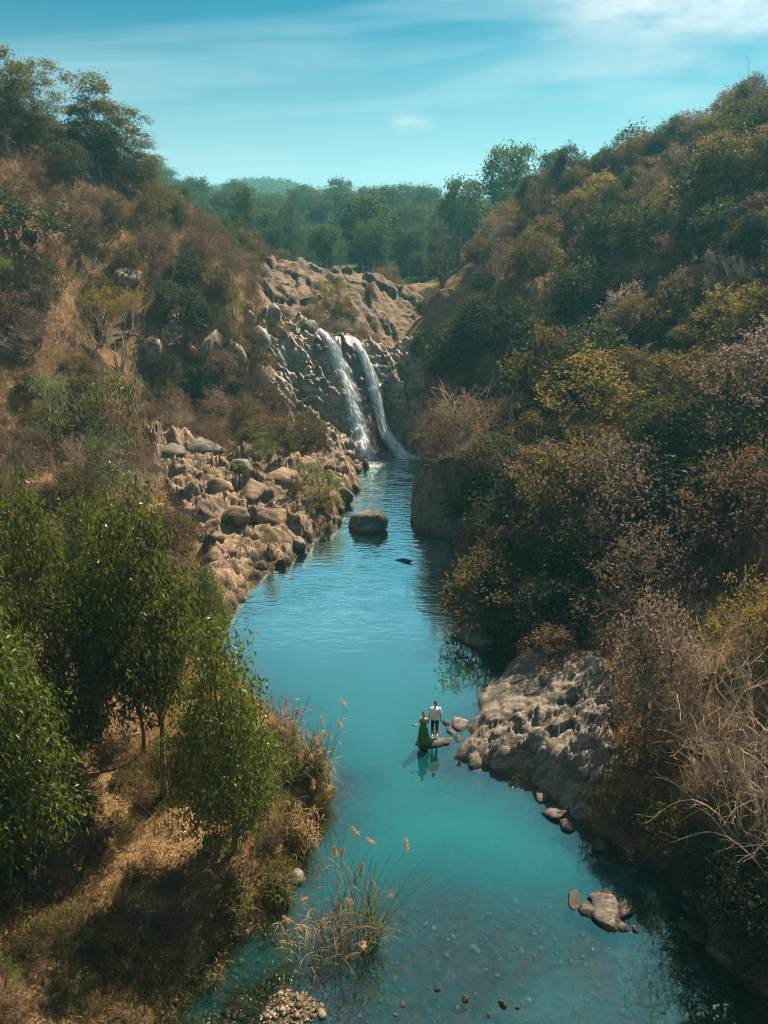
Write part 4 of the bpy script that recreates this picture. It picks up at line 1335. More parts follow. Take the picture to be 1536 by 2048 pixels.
def px_tree(kind, name, base_px, top_y, width_px, label, cat='tree', z=None, Y=None, j=None, group=None, rot=None):
    """stand a plant at a pixel of the ground and give it the height and width seen in the photograph"""
    b = G(*base_px) if Y is None else at_y(base_px[0], base_px[1], Y)
    if Y is not None:
        b[2] = float(top_z(b[0:1], b[1:2])[0])
    u, v, f = project(b)
    # height from the top pixel row at the same distance
    x_, y_, z_ = ray(base_px[0], top_y)
    h = CAM_H + z_ * b[1] / y_ - b[2]
    s = h / HEIGHT.get(kind, 3.3)
    w = width_px / FPX * (f + 0.0) * 1.0
    wm = w / (WIDTH[kind] * s)
    TAKEN.append((b[0], b[1], w / 2))
    return plant(kind, name, b, s, '', cat, group, j, rot, label, 1.0, wm, spot=(b[0], b[1], b[2] + h * 0.6))


GE = 'young eucalyptus trees of the left bank'
px_tree('euc', 'eucalyptus_tree', (468, 1705), 1228, 250, 'young eucalyptus nearest the water, full crown reaching almost to the ground', j=0, group=GE, rot=0.4)
px_tree('euc', 'eucalyptus_tree', (330, 1595), 955, 255, 'tallest eucalyptus of the left bank, bare slim trunk below a broad crown', j=1, group=GE, rot=1.3)
px_tree('euc', 'eucalyptus_tree', (289, 1508), 985, 190, 'eucalyptus with a short bare trunk just behind the tallest one', j=1, group=GE, rot=2.6)
px_tree('euc', 'eucalyptus_tree', (165, 1540), 940, 215, 'bushy eucalyptus behind the big left one, crown top catching yellow sun', j=2, group=GE, rot=3.9)
px_tree('euc', 'eucalyptus_tree', (62, 1765), 1130, 320, 'big dark eucalyptus at the left edge, hanging leaves and shaded trunk', j=0, group=GE, rot=5.0)
px_tree('euc', 'eucalyptus_tree', (-10, 1620), 930, 250, 'eucalyptus cut by the left edge of the picture, farther back', j=2, group=GE, rot=0.9)
px_tree('euc', 'eucalyptus_tree', (-140, 1830), 1250, 260, 'eucalyptus mostly outside the left edge, nearest the camera', j=2, group=GE, rot=2.2)
px_tree('euc', 'eucalyptus_tree', (425, 1330), 1130, 110, 'small eucalyptus sapling beside the rocks behind the tallest eucalyptus', j=0, group=GE, Y=33)
px_tree('euc', 'eucalyptus_tree', (220, 1450), 990, 170, 'slender eucalyptus half hidden between its left bank neighbours', j=0, group=GE, Y=27)
px_tree('euc', 'eucalyptus_tree', (60, 1450), 950, 260, 'eucalyptus at the back of the left group near the slope', j=2, group=GE, Y=30)
px_tree('sapling', 'pale_sapling', (235, 905), 745, 130, 'slender pale sapling with a tilted tuft of glossy leaves on the slope', Y=46)
px_tree('sapling', 'pale_sapling', (225, 1010), 865, 120, 'second pale sapling with loose leaves just above the eucalyptus crowns', Y=42)
px_tree('sapling', 'pale_sapling', (105, 930), 752, 90, 'thin sapling with sparse leaves left of the glossy tufted one', Y=47)

# skyline gums on the left ridge
GG = 'tall gums on the left skyline'
for bx, by, ty, w, j, lab in [(-40, 330, 30, 150, 0, 'tall gum cut by the left edge of the picture on the skyline'), (16, 300, 75, 130, 1, 'tall gum second from the left edge on the skyline'), (84, 320, 112, 104, 2, 'tall gum third from the left, beside the gap of sky'),
                              (203, 370, 150, 128, 0, 'highest gum right of the gap of sky on the left skyline'), (172, 360, 205, 66, 1, 'lower gum left of the highest one, beside the gap of sky'), (258, 395, 208, 112, 2, 'slim gum just right of the highest skyline gum'), (298, 425, 270, 80, 1, 'last and lowest gum at the right end of the left skyline'),
                              (50, 310, 150, 80, 2, 'short gum between its taller neighbours at the upper left'), (232, 385, 190, 70, 1, 'gum close behind the highest skyline gum')]:
    px_tree('gum', 'tall_gum_tree', (bx, by), ty, w, lab, Y=float(np.interp(bx, [-30, 130, 330], [68, 76, 86])), j=j, group=GG)

# single trees one notices
px_tree('dead', 'dead_tree', (885, 556), 440, 130, 'bare dead tree with crooked dark branches at the edge of the right hill', Y=84)
px_tree('acacia', 'flat_topped_acacia', (235, 690), 572, 150, 'flat topped acacia with yellow leaves on the left slope', Y=63)
px_tree('bare_umb', 'umbrella_tree', (325, 735), 655, 100, 'pale leafless umbrella tree left of the orange earth scar', Y=67)
px_tree('bare_umb', 'leafless_tree', (195, 745), 655, 150, 'wide leafless tree with forked trunk on the left slope', Y=61)
px_tree('bare_tree', 'leafless_tree', (1500, 270), 160, 110, 'leafless tree on top of the right hill against the sky', Y=78)
px_tree('canopy', 'broadleaf_tree', (1130, 420), 287, 75, 'small dark tree standing alone against the sky on the right ridge', Y=91, j=0)
for bx, by, ty, w, Y in [(1270, 370, 262, 95, 88), (1200, 400, 292, 70, 90), (1340, 350, 228, 80, 86), (1425, 330, 222, 85, 83), (1060, 440, 345, 66, 92), (1385, 330, 240, 60, 84), (1480, 310, 198, 110, 80), (1550, 300, 165, 120, 76), (1165, 410, 318, 50, 90), (1305, 350, 258, 46, 87)]:
    b = at_y(bx, by, Y); b[2] = float(hz(b[0:1], b[1:2])[0])
    h = CAM_H + ray(bx, ty)[2] * Y / ray(bx, ty)[1] - b[2]
    plant('canopy', 'broadleaf_tree', b, h / 6.4, 'dark crowned tree on the right ridge', 'tree', 'trees on the right ridge', None, None, None, 1.0, (w / FPX * project(b)[2]) / (5.4 * h / 6.4))
    TAKEN.append((b[0], b[1], 1.5))

# leafy shrubs on the left bank and around the falls
for px, py, ty, w, k in [(525, 925, 860, 80, 'bright'), (650, 985, 930, 95, 'bright'), (640, 1020, 965, 85, 'yellow'), (610, 960, 915, 70, 'bright'), (538, 1100, 1042, 38, 'bright'), (665, 640, 552, 85, 'yellow'), (690, 650, 600, 60, 'olive'),
                         (565, 668, 640, 30, 'yellow'), (600, 655, 640, 26, 'bright'), (750, 660, 640, 24, 'yellow'), (470, 640, 560, 50, 'bright'), (740, 590, 565, 26, 'olive'), (470, 945, 925, 44, 'bright'), (590, 985, 950, 40, 'olive'), (450, 610, 520, 60, 'olive'),
                         (30, 480, 385, 190, 'dark'), (0, 560, 490, 90, 'bright'), (225, 480, 400, 60, 'dark'), (300, 590, 570, 20, 'bright'), (440, 650, 610, 20, 'bright'), (260, 560, 480, 70, 'olive'), (370, 560, 500, 80, 'dark'), (510, 720, 690, 40, 'dark'), (480, 790, 735, 44, 'dark'),
                         (340, 790, 700, 70, 'dark'), (60, 800, 745, 60, 'dark'), (700, 830, 800, 1, 'dark')]:
    if w < 5:
        continue
    b = G(px, py)
    u, v, f = project(b)
    h = CAM_H + ray(px, ty)[2] * b[1] / ray(px, ty)[1] - b[2]
    s = max(0.15, h / 3.3)
    nm, ds, ct = KINDS[k]
    plant(k, nm, b, s, ds + ' on the left bank', ct, nm.replace('_', ' ') + ' plants of the left bank', None, None, None, 1.0, (w / FPX * f) / (WIDTH[k] * s))
    TAKEN.append((b[0], b[1], w / FPX * f * 0.45))

# noticeable bushes of the right bank
for px, py, ty, w, k in [(960, 890, 770, 200, 'arching'), (940, 960, 860, 170, 'bare_pale'), (1040, 1000, 830, 170, 'arching'), (960, 1050, 960, 120, 'bare_pale'), (1170, 860, 690, 240, 'yellow'), (1130, 800, 720, 120, 'olive'), (1210, 1130, 850, 260, 'silver'),
                         (1110, 1100, 880, 190, 'olive'), (1280, 1270, 1050, 230, 'silver'), (1290, 1450, 1180, 190, 'silver'), (1160, 1190, 1030, 190, 'dark'), (1090, 1180, 1050, 150, 'dark'), (1120, 1280, 1150, 170, 'dark'), (1440, 1150, 890, 250, 'rust'), (1400, 960, 790, 200, 'dark'),
                         (1480, 1000, 830, 200, 'dark'), (1530, 1100, 870, 160, 'rust'), (1450, 700, 560, 160, 'yellow'), (1520, 680, 555, 120, 'yellow'), (1330, 1500, 1330, 160, 'bare'), (1420, 1350, 1200, 260, 'arching'), (1510, 1500, 1280, 300, 'arching'), (1480, 1680, 1420, 300, 'arching'),
                         (1560, 1780, 1540, 300, 'arching'), (1390, 1500, 1350, 220, 'arching'), (1530, 1330, 1130, 220, 'yellow'), (1570, 1620, 1380, 260, 'arching'), (1440, 1610, 1450, 200, 'bare_pale'), (1350, 1390, 1240, 170, 'bare_pale'), (1250, 780, 690, 120, 'olive'),
                         (1340, 820, 700, 150, 'olive'), (1030, 740, 600, 110, 'dark'), (900, 760, 640, 110, 'dark'), (960, 700, 590, 120, 'dark'), (1290, 1560, 1450, 120, 'rust'), (1230, 1640, 1560, 110, 'olive'), (1320, 1720, 1600, 150, 'olive'), (1480, 1870, 1700, 200, 'dark'), (1400, 1790, 1670, 130, 'dark'),
                         (1530, 1960, 1800, 160, 'dark'), (1250, 1180, 1080, 120, 'rust'), (1030, 1280, 1200, 110, 'dark'), (985, 1190, 1090, 90, 'rust'), (1100, 1330, 1250, 110, 'rust')]:
    b = G(px, py)
    u, v, f = project(b)
    h = CAM_H + ray(px, ty)[2] * b[1] / ray(px, ty)[1] - b[2]
    s = max(0.15, h / {'arching': 3.4, 'bare_pale': 2.9, 'bare': 2.9}.get(k, 3.3))
    nm, ds, ct = KINDS[k]
    plant(k, nm, b, s, ds + ' on the right bank', ct, nm.replace('_', ' ') + ' plants of the right bank', None, None, None, 1.0, (w / FPX * f) / (WIDTH[k] * s))
    TAKEN.append((b[0], b[1], w / FPX * f * 0.40))

# tall scrub crowding the right shore of the pool
r_ = np.random.default_rng(29)
for i, (px, py, off, h, k) in enumerate([(838, 935, 1.3, 4.0, 'bare_pale'), (836, 965, 1.2, 4.2, 'dry'), (833, 985, 1.5, 4.6, 'bare_pale'), (832, 1005, 1.1, 4.2, 'bare_pale'), (832, 1025, 1.5, 4.8, 'dry'), (834, 1045, 1.2, 4.4, 'bare_pale'), (850, 1062, 1.3, 4.4, 'dry'), (875, 1066, 1.4, 4.0, 'bare_pale'),
                                         (905, 1085, 1.4, 4.2, 'dry'), (908, 1107, 1.3, 4.0, 'dark'), (914, 1140, 1.4, 3.6, 'dry'), (918, 1165, 1.9, 3.2, 'dry'), (924, 1200, 2.0, 3.4, 'dark'), (930, 1235, 2.2, 3.4, 'dark'), (980, 1280, 1.9, 3.0, 'olive'), (1030, 1298, 1.8, 2.8, 'dark'),
                                         (836, 950, 2.6, 5.4, 'dry'), (834, 1015, 2.8, 5.8, 'bare_pale'), (850, 1055, 2.6, 5.6, 'dry'), (905, 1095, 2.8, 5.4, 'dark'), (915, 1150, 2.9, 5.0, 'dark'), (925, 1210, 2.9, 4.8, 'rust'), (834, 980, 2.4, 5.4, 'arching'), (845, 1040, 2.6, 5.6, 'arching')]):
    b = at_z(px, py)
    b[0] += off
    b[2] = max(0.2, float(top_z(b[0:1], b[1:2])[0])) - 0.15
    nm, ds, ct = KINDS[k]
    plant(k, nm, b, h / 3.3, ds + ' on the right shore', ct, nm.replace('_', ' ') + ' plants of the right shore', None, None, None, 1.0, 0.78)
    TAKEN.append((b[0], b[1], 0.9))

# ------------------------------------------------------------------ the slopes: many bushes, set out on a jittered grid
rock_masks = [poly_mask(left_poly, 0.8, 0.9, 14), poly_mask(right_poly, 0.35, 0.35, 24), poly_mask(dome_poly, 1.2, 0.8, 6), poly_mask(fall_poly, 0.7, 0.5, 4)]


def free(x, y, pad):
    for tx, ty, tr_ in TAKEN:
        if math.hypot(x - tx, y - ty) < tr_ * 0.62 + pad * 0.3:
            return False
    return True


def slopes():
    r = np.random.default_rng(21)
    cand = []
    y = 12.0
    while y < 112:
        st = 1.5 + 0.010 * y
        for x in np.arange(-48, 50, st):
            cand.append((x + r.uniform(-.5, .5) * st, y + r.uniform(-.5, .5) * st))
        y += st
    cand = np.array(cand)
    x, y = cand[:, 0], cand[:, 1]
    z = top_z(x, y)
    sd = hsd(x, y)
    rk = np.max([m_(x, y) for m_ in rock_masks], 0)
    n1_ = fbm(x / 9, y / 9, s=71, o=3); n2_ = fbm(x / 5, y / 5, s=72, o=2)
    for i in range(len(x)):
        u, v, f = project((x[i], y[i], z[i] + 1))
        if f < 5 or not (-160 < u < 1700 and v < 2250):
            continue
        if sd[i] < 0.9 or rk[i] > 0.35:
            continue
        right = x[i] > (2.0 if y[i] > 60 else 3.0)
        q = r.random()
        if not right:
            if y[i] < 36:                       # the flat bank under the eucalyptus is open
                continue
            ridge = z[i] > 19 or y[i] > 92
            if q < 0.07:
                continue
            if z[i] > 19 and x[i] < -14 and y[i] > 62:   # leave air under the skyline gums
                ridge = True
            if ridge:
                k = 'olive' if q < 0.36 else 'dark' if q < 0.52 else 'dry' if q < 0.78 else 'bare' if q < 0.9 else 'rust'
            elif n1_[i] > 0.25:
                k = 'bare' if q < 0.36 else 'dry' if q < 0.62 else 'rust' if q < 0.72 else 'olive' if q < 0.86 else 'dark'
            else:
                k = 'bare' if q < 0.44 else 'bare_pale' if q < 0.62 else 'dry' if q < 0.90 else 'olive'
            s = r.uniform(0.75, 1.25)
            side = 'left slope'
        else:
            if q < 0.06 or r.random() < 0.26:
                continue
            low = y[i] < 34
            if low:
                k = 'arching' if q < 0.20 else 'bare_pale' if q < 0.36 else 'silver' if q < 0.46 else 'dry' if q < 0.66 else 'dark' if q < 0.84 else 'olive'
            elif n1_[i] > 0.2:
                k = 'rust' if q < 0.18 else 'dry' if q < 0.30 else 'olive' if q < 0.54 else 'yellow' if q < 0.60 else 'silver' if q < 0.72 else 'dark' if q < 0.86 else 'canopy'
            else:
                k = 'dark' if q < 0.36 else 'olive' if q < 0.56 else 'rust' if q < 0.64 else 'dry' if q < 0.74 else 'bare_tree' if q < 0.82 else 'canopy'
            s = (r.uniform(1.25, 1.75) if r.random() < 0.24 and not low else r.uniform(0.6, 1.05)) * (0.75 if low else 1.0)
            side = 'right slope'
        if right and 805 < u < 950 and project((x[i], y[i], z[i] + 3.0 * s))[1] < 575:
            s *= 0.4                        # the dead tree stands clear of the scrub
        if not free(x[i], y[i], 1.5 * s):
            continue
        if right and sd[i] < 3.0 and k == 'yellow':
            k = 'dry'
        if k == 'canopy':
            s *= 0.62
        if k == 'bare_tree':
            s *= 0.55
        nm, ds, ct = KINDS[k]
        plant(k, nm, (x[i], y[i], z[i] - 0.1), s, '%s on the %s' % (ds, side), ct, '%s plants of the %s' % (nm.replace('_', ' '), side), None, r.uniform(0, 6.28), None, r.uniform(0.8, 1.15), r.uniform(0.85, 1.15))


slopes()


def weeds():
    r = np.random.default_rng(23)
    n = 0
    for _ in range(900):
        x, y = r.uniform(-14, 0), r.uniform(12, 27)
        sd_ = float(hsd(np.array([x]), np.array([y]))[0])
        z_ = float(hz(np.array([x]), np.array([y]))[0])
        u, v, f = project((x, y, z_))
        if sd_ < 0.25 or not (-60 < u < 680 and 1450 < v < 2120):
            continue
        thick = 1.0 if v > 1830 or u < 150 else 0.28 if sd_ > 1.2 else 0.8
        if r.random() > thick:
            continue
        q = r.random()
        k = 'dry' if q < 0.4 else 'olive' if q < 0.6 else 'bare' if q < 0.75 else 'bright' if q < 0.88 else 'rust'
        nm, ds, ct = KINDS[k]
        plant(k, nm, (x, y, z_ - 0.05), r.uniform(0.16, 0.36), 'low %s of the near bank' % ds, ct, 'low %s plants of the near left bank' % nm.replace('_', ' '), None, r.uniform(0, 6.28), None, r.uniform(0.8, 1.2), 1.0)
        n += 1
        if n >= 110:
            break


weeds()


def forest():
    r = np.random.default_rng(33)
    pts = []
    y = 118.0
    while y < 275:
        st = 8.0 + 0.012 * (y - 118)
        for x in np.arange(-0.40 * y, 0.36 * y, st):
            pts.append((x + r.uniform(-.42, .42) * st, y + r.uniform(-.42, .42) * st))
        y += st * 0.95
    for x, y in pts:
        z = float(hz(np.array([x]), np.array([y]))[0])
        u, v, f = project((x, y, z + 12))
        if not (280 < u < 1130):
            continue
        if dome_mask(np.array([x]), np.array([y]))[0] > 0.1:
            continue
        h = r.uniform(0.6, 1.1) * (0.62 if y < 128 else 1.0)
        k = 'pine' if r.random() < 0.14 else 'forest'
        nm, ds, ct = KINDS[k]
        plant(k, nm, (x, y, z - 0.2), h, ds, ct, 'trees of the far forest', None, r.uniform(0, 6.28), None, r.uniform(0.9, 1.1), r.uniform(0.9, 1.2))


dome_mask = poly_mask(dome_poly, 1.2, 0.8, 6)
forest()

# the wood on the far ridge reads as one mass
acc = Acc(); r_ = np.random.default_rng(44)
xs_ = r_.uniform(-200, 200, 3600); ys_ = r_.uniform(500, 640, 3600)
zs_ = hz(xs_, ys_)
for x, y, z in zip(xs_, ys_, zs_):
    h = r_.uniform(5, 11)
    n = 16
    C = np.stack([x + r_.normal(size=n) * h * 0.16, y + r_.normal(size=n) * h * 0.16, z + h * (0.72 + 0.13 * r_.normal(size=n))], -1)
    leaf_quads(acc, C, r_.normal(size=(n, 3)), h * 0.22, h * 0.14, r_)
    V, F = tubes(np.array([[[x, y, z - 1], [x, y, z + h * 0.7]]]), np.array([[0.25, 0.12]]), 3)
    acc.add(V, F)
fw = link('far_ridge_wood', acc.mesh('far_ridge_wood', M['leaf_forest']), kind='stuff')
fw['label'] = 'hazy blue wood covering the far ridge on the horizon'
fw['category'] = 'wood'

# ------------------------------------------------------------------ euphorbias, rock ribs and the earth scar of the left slope
r_ = np.random.default_rng(61)
PL = []
RL = []
for k in range(15):
    th = r_.uniform(0, 6.28); sp_ = r_.uniform(0.25, 0.75); h = r_.uniform(1.4, 2.3)
    s_ = np.linspace(0, 1, 8)
    PL.append(np.stack([np.cos(th) * sp_ * np.sqrt(s_), np.sin(th) * sp_ * np.sqrt(s_), -0.1 + h * s_ ** 1.2], -1))
    RL.append(np.interp(s_, [0, 0.1, 0.9, 1], [0.03, 0.045, 0.042, 0.01]))
a_ = Acc()
V, F = tubes(np.array(PL), np.array(RL), 6)
a_.add(V, F, r_.random(len(F)))
EUPH = a_.mesh('fleshy_stems', M['leaf_gum'])
for px, py, h in [(205, 690, 46), (262, 668, 44), (395, 760, 50), (480, 770, 46), (335, 640, 36)]:
    b = G(px, py); f = project(b)[2]
    o = thing('euphorbia', b, 'candelabra euphorbia on the left slope', 'plant', 'euphorbias of the left slope', r_.uniform(0, 6), h / FPX * f / 2.0, b + np.array([0, 0, 1]))
    link('fleshy_stems', EUPH, o)
sc_ = link('earth_scar', boulder_mesh('earth_scar', 711, M['earth_orange'], None, None, 20, 0.12, (0.75, 0.35, 1.25), div=3))
b = G(383, 728); sc_.location = (b[0], b[1] + 0.1, b[2] + 0.55); sc_.rotation_euler = (-0.35, 0.05, 0.3)
reg(sc_, '', 'earth', None, at_y(383, 700, b[1]), 'reddish orange scar of bare earth on the left slope')
sc_ = link('earth_scar', boulder_mesh('earth_scar', 712, M['earth_orange'], None, None, 16, 0.12, (0.35, 0.4, 0.5)))
b = G(420, 775); sc_.location = (b[0], b[1], b[2] + 0.2)
reg(sc_, '', 'earth', None, b, 'small orange patch of bare earth below the large orange scar')
for px, py, w, h in [(300, 700, 70, 60), (352, 665, 60, 70), (408, 720, 50, 100), (435, 700, 46, 90), (465, 715, 60, 80), (520, 690, 50, 90), (540, 640, 50, 60), (250, 560, 60, 60), (60, 470, 60, 40), (500, 640, 40, 50), (120, 880, 50, 30), (205, 895, 50, 30), (440, 800, 30, 36), (500, 835, 44, 50), (530, 760, 50, 70)]:
    b = G(px, py); f = project(b)[2]
    o = link('rock_rib', BOULDERS['rock_fall'][r_.integers(6)])
    o.location = (b[0], b[1] + 0.3, b[2] + 0.05 * h / FPX * f)
    o.rotation_euler = (-0.4, r_.uniform(-.2, .2), r_.uniform(0, 6))
    o.scale = (w / 2 / FPX * f * 1.2, w / 2 / FPX * f * 0.9, h / FPX * f * 0.7)
    reg(o, 'dark upright rock in the left slope scrub', 'rock', 'rock ribs of the left slope', b)

# ------------------------------------------------------------------ reeds, grass, litter


def reed_mesh(seed, n, H, spread, leafy=3):
    r = np.random.default_rng(seed)
    a = Acc()
    th = r.uniform(0, 6.283, n); rr = spread * np.sqrt(r.random(n)) * 0.55
    lean = r.normal(size=(n, 2)) * 0.22
    h = H * r.uniform(0.45, 1.0, n)
    s = np.linspace(0, 1, 7)
    P = np.stack([(rr * np.cos(th))[:, None] + (lean[:, :1] * h[:, None]) * s ** 1.8, (rr * np.sin(th))[:, None] + (lean[:, 1:] * h[:, None]) * s ** 1.8, h[:, None] * s - 0.15], -1)
    V, F = tubes(P, np.tile(np.interp(s, [0, 1], [0.010, 0.004]), (n, 1)), 3)
    a.add(V, F, np.repeat(r.random(n), 18))
    tips = P[:, -1]
    # strap leaves leave the stem and bend over
    for _ in range(leafy):
        k = r.integers(1, 6, n)
        p0 = P[np.arange(n), k]
        d = r.uniform(0, 6.283, n); ln = r.uniform(0.35, 0.8, n) * H * 0.35
        ss = np.linspace(0, 1, 5)
        Q = p0[:, None, :] + np.stack([np.cos(d)[:, None] * ln[:, None] * ss, np.sin(d)[:, None] * ln[:, None] * ss, ln[:, None] * (0.7 * ss - 0.95 * ss ** 2)], -1)
        side = np.stack([-np.sin(d), np.cos(d), 0 * d], -1)[:, None, :] * np.interp(ss, [0, 0.3, 1], [0.008, 0.014, 0.001])[None, :, None]
        VV = np.stack([Q - side, Q + side], 2).reshape(-1, 3)
        i0 = (np.arange(n) * 10)[:, None] + np.arange(4)[None, :] * 2
        a.add(VV, np.stack([i0, i0 + 1, i0 + 3, i0 + 2], -1).reshape(-1, 4), np.repeat(r.random(n), 4))
    return a, tips, lean


def plume_mesh(seed):
    r = np.random.default_rng(seed)
    a = Acc()
    n = 120
    s = r.random(n)
    C = np.stack([r.normal(size=n) * 0.05 * (1 - 0.7 * s), r.normal(size=n) * 0.05 * (1 - 0.7 * s), s * 0.32], -1)
    leaf_quads(a, C, np.array([0, 0, 1.0]) + r.normal(size=(n, 3)) * 0.5, 0.10, 0.018, r)
    return a.mesh('plume', M['plume'])


PLUMES = [plume_mesh(5 + i) for i in range(3)]
for px, py, ty, n, spread, npl, mat, lab in [(690, 1890, 1730, 40, 1.7, 5, 'grass_dry', 'clump of dry reeds standing in the shallows near the bottom'), (735, 1885, 1690, 34, 0.7, 4, 'grass_green', 'tall green reeds with pink plumes at the right of the shallows clump'), (630, 1900, 1810, 34, 1.6, 2, 'grass_dry', 'low tangled dry reeds left of the shallows clump'),
                                     (610, 1590, 1470, 190, 1.5, 6, 'grass_green', 'dense reed clump on the grassy point reaching into the water'), (575, 1520, 1400, 110, 0.9, 4, 'grass_dry', 'reeds behind the young eucalyptus nearest the water'), (640, 1580, 1440, 50, 0.8, 5, 'grass_dry', 'thin reeds with orange plumes leaning over the water at the point'),
                                     (600, 1690, 1600, 120, 1.0, 1, 'grass_dry', 'dry reeds at the water edge right of the nearest eucalyptus'), (470, 1840, 1750, 130, 1.1, 3, 'grass_green', 'grey green reeds at the bank above the bottom shadow'), (430, 1960, 1900, 16, 0.4, 0, 'grass_dry', 'few broken dry stalks sticking out of the dark water at the bottom'), (560, 1800, 1720, 90, 0.8, 2, 'grass_green', 'reeds overhanging the bank beside the pale grey rock')]:
    b = at_z(px, py, 0.0)
    b[2] = max(-0.1, float(hz(b[0:1], b[1:2])[0]))
    h = CAM_H + ray(px, ty)[2] * b[1] / ray(px, ty)[1] - b[2]
    a, tips, lean = reed_mesh(int(px), n, h * 1.05, spread)
    o = thing('reed_clump', b, '', 'reeds', 'reed clumps', 0, 1.0, b + np.array([0, 0, h / 2]), lab)
    link('stalks', a.mesh('stalks', M[mat]), o)
    order = np.argsort(-tips[:, 2])[:npl * 2:2]
    for q in order:
        pl = link('plume', PLUMES[int(q) % 3], o)
        pl.location = tips[q]
        pl.rotation_euler = (-lean[q, 1] * 2.0, lean[q, 0] * 2.0, float(q))


def blades(name, label, n, sampler, mat, h0, h1, wd, bend=0.5, seed=1):
    r = np.random.default_rng(seed)
    xy = sampler(r, n)
    n = len(xy)
    z = top_z(xy[:, 0], xy[:, 1])
    h = r.uniform(h0, h1, n); d = r.uniform(0, 6.283, n); bd = h * bend * r.uniform(0.2, 1.1, n)
    dx, dy = np.cos(d), np.sin(d)
    sx, sy = -dy * wd, dx * wd
    b = np.stack([xy[:, 0], xy[:, 1], z - 0.05], -1)
    mid = b + np.stack([dx * bd * 0.35, dy * bd * 0.35, h * 0.6], -1)
    tip = b + np.stack([dx * bd, dy * bd, h * r.uniform(0.75, 1.0, n)], -1)
    S = np.stack([sx, sy, 0 * sx], -1)
    V = np.stack([b - S, b + S, mid - S * 0.7, mid + S * 0.7, tip], 1).reshape(-1, 3)
    i0 = np.arange(n) * 5
    rn = r.random(n)
    me = mesh_np(name, V, [np.stack([i0, i0 + 1, i0 + 3, i0 + 2], -1), np.stack([i0 + 2, i0 + 3, i0 + 4], -1)], mats=[M[mat]], fattrs={'rnd': np.concatenate([rn, rn])})
    o = link(name, me, kind='stuff')
    o['label'] = label
    o['category'] = name.replace('_', ' ')
    return o


def tuft_sampler(x0, x1, y0, y1, ok, per=22, rad=0.28):
    def fn(r, n):
        m_ = n // per * 3
        cx_ = r.uniform(x0, x1, m_); cy__ = r.uniform(y0, y1, m_)
        k = ok(cx_, cy__)
        c = np.stack([cx_[k], cy__[k]], -1)[:n // per]
        p_ = np.repeat(c, per, 0)
        return p_ + r.normal(size=p_.shape) * rad
    return fn


def ok_left_bank(x, y):
    s = hsd(x, y)
    return (x < 0.5) & (y < 40) & (s > 0.05) & (fbm(x / 2.2, y / 2.2, s=81, o=2) > -0.15 - 0.5 * (s < 1.6))


def ok_left_slope(x, y):
    rk = np.max([m_(x, y) for m_ in rock_masks], 0)
    return (x < 0) & (hsd(x, y) > 0.3) & (rk < 0.6) & (fbm(x / 3, y / 3, s=82, o=2) > -0.3)


def ok_left_rocks(x, y):
    rk = rock_masks[0](x, y)
    return (hsd(x, y) > 0.4) & (rk > 0.4) & (fbm(x / 1.6, y / 1.6, s=83, o=2) > 0.25)


def ok_right(x, y):
    rk = rock_masks[1](x, y)
    return (x > 2) & (hsd(x, y) > 0.1) & (rk < 0.5)


blades('bank_grass', 'dry and greenish grass on the near left bank', 42000, tuft_sampler(-16, 0.5, 11, 38, ok_left_bank), 'grass_dry', 0.18, 0.6, 0.008, 0.7, 1)
blades('green_undergrowth', 'low green undergrowth on the near left bank', 30000, tuft_sampler(-14, -1, 11, 24, lambda x, y: ok_left_bank(x, y) & (fbm(x / 3, y / 3, s=88, o=2) > 0.1)), 'grass_green', 0.15, 0.5, 0.014, 0.8, 2)
blades('slope_grass', 'dry tawny grass covering the left slope', 44000, tuft_sampler(-40, -2, 36, 95, ok_left_slope, 24, 0.4), 'grass_dry', 0.25, 0.7, 0.014, 0.9, 3)
blades('crevice_grass', 'straw coloured grass between the left bank rocks', 12000, tuft_sampler(-22, -2, 36, 68, ok_left_rocks, 26, 0.3), 'grass_dry', 0.15, 0.4, 0.010, 0.6, 4)
blades('right_bank_grass', 'dry grass under the bushes of the right bank', 42000, tuft_sampler(3, 20, 12, 48, ok_right, 30, 0.3), 'grass_dry', 0.25, 0.8, 0.010, 0.9, 5)


def brush_sampler(r, n):
    x = r.uniform(-42, -2, n * 2); y = r.uniform(38, 96, n * 2)
    k = ok_left_slope(x, y)
    return np.stack([x[k], y[k]], -1)[:n]


blades('dry_brush', 'tangle of dead twigs covering the left slope', 26000, brush_sampler, 'twig', 0.5, 1.5, 0.011, 0.9, 6)

# fallen leaves on the near left bank
r_ = np.random.default_rng(91)
x = r_.uniform(-13, 0, 60000); y = r_.uniform(11.5, 34, 60000)
k = (hsd(x, y) > 0.3) & (fbm(x / 1.8, y / 1.8, s=85, o=3) > -0.25)
x, y = x[k], y[k]
C = np.stack([x, y, hz(x, y) + r_.uniform(0.01, 0.05, len(x))], -1)
D = r_.normal(size=C.shape) * np.array([1, 1, 0.25])
a = Acc()
n = len(C); D = unit(D); S = unit(np.cross(D, np.array([0, 0, 1.0]) + 0.45 * r_.normal(size=(n, 3))))
ln = r_.uniform(0.07, 0.15, (n, 1)); wd = r_.uniform(0.022, 0.045, (n, 1))
V = np.stack([C - D * ln / 2, C + S * wd / 2, C + D * ln / 2, C - S * wd / 2], 1).reshape(-1, 3)
a.add(V, np.arange(4 * n).reshape(-1, 4), r_.random(n))
o = link('leaf_litter', a.mesh('leaf_litter', M['litter']), kind='stuff')
o['label'] = 'fallen pale leaves strewn over the near left bank'
o['category'] = 'leaf litter'

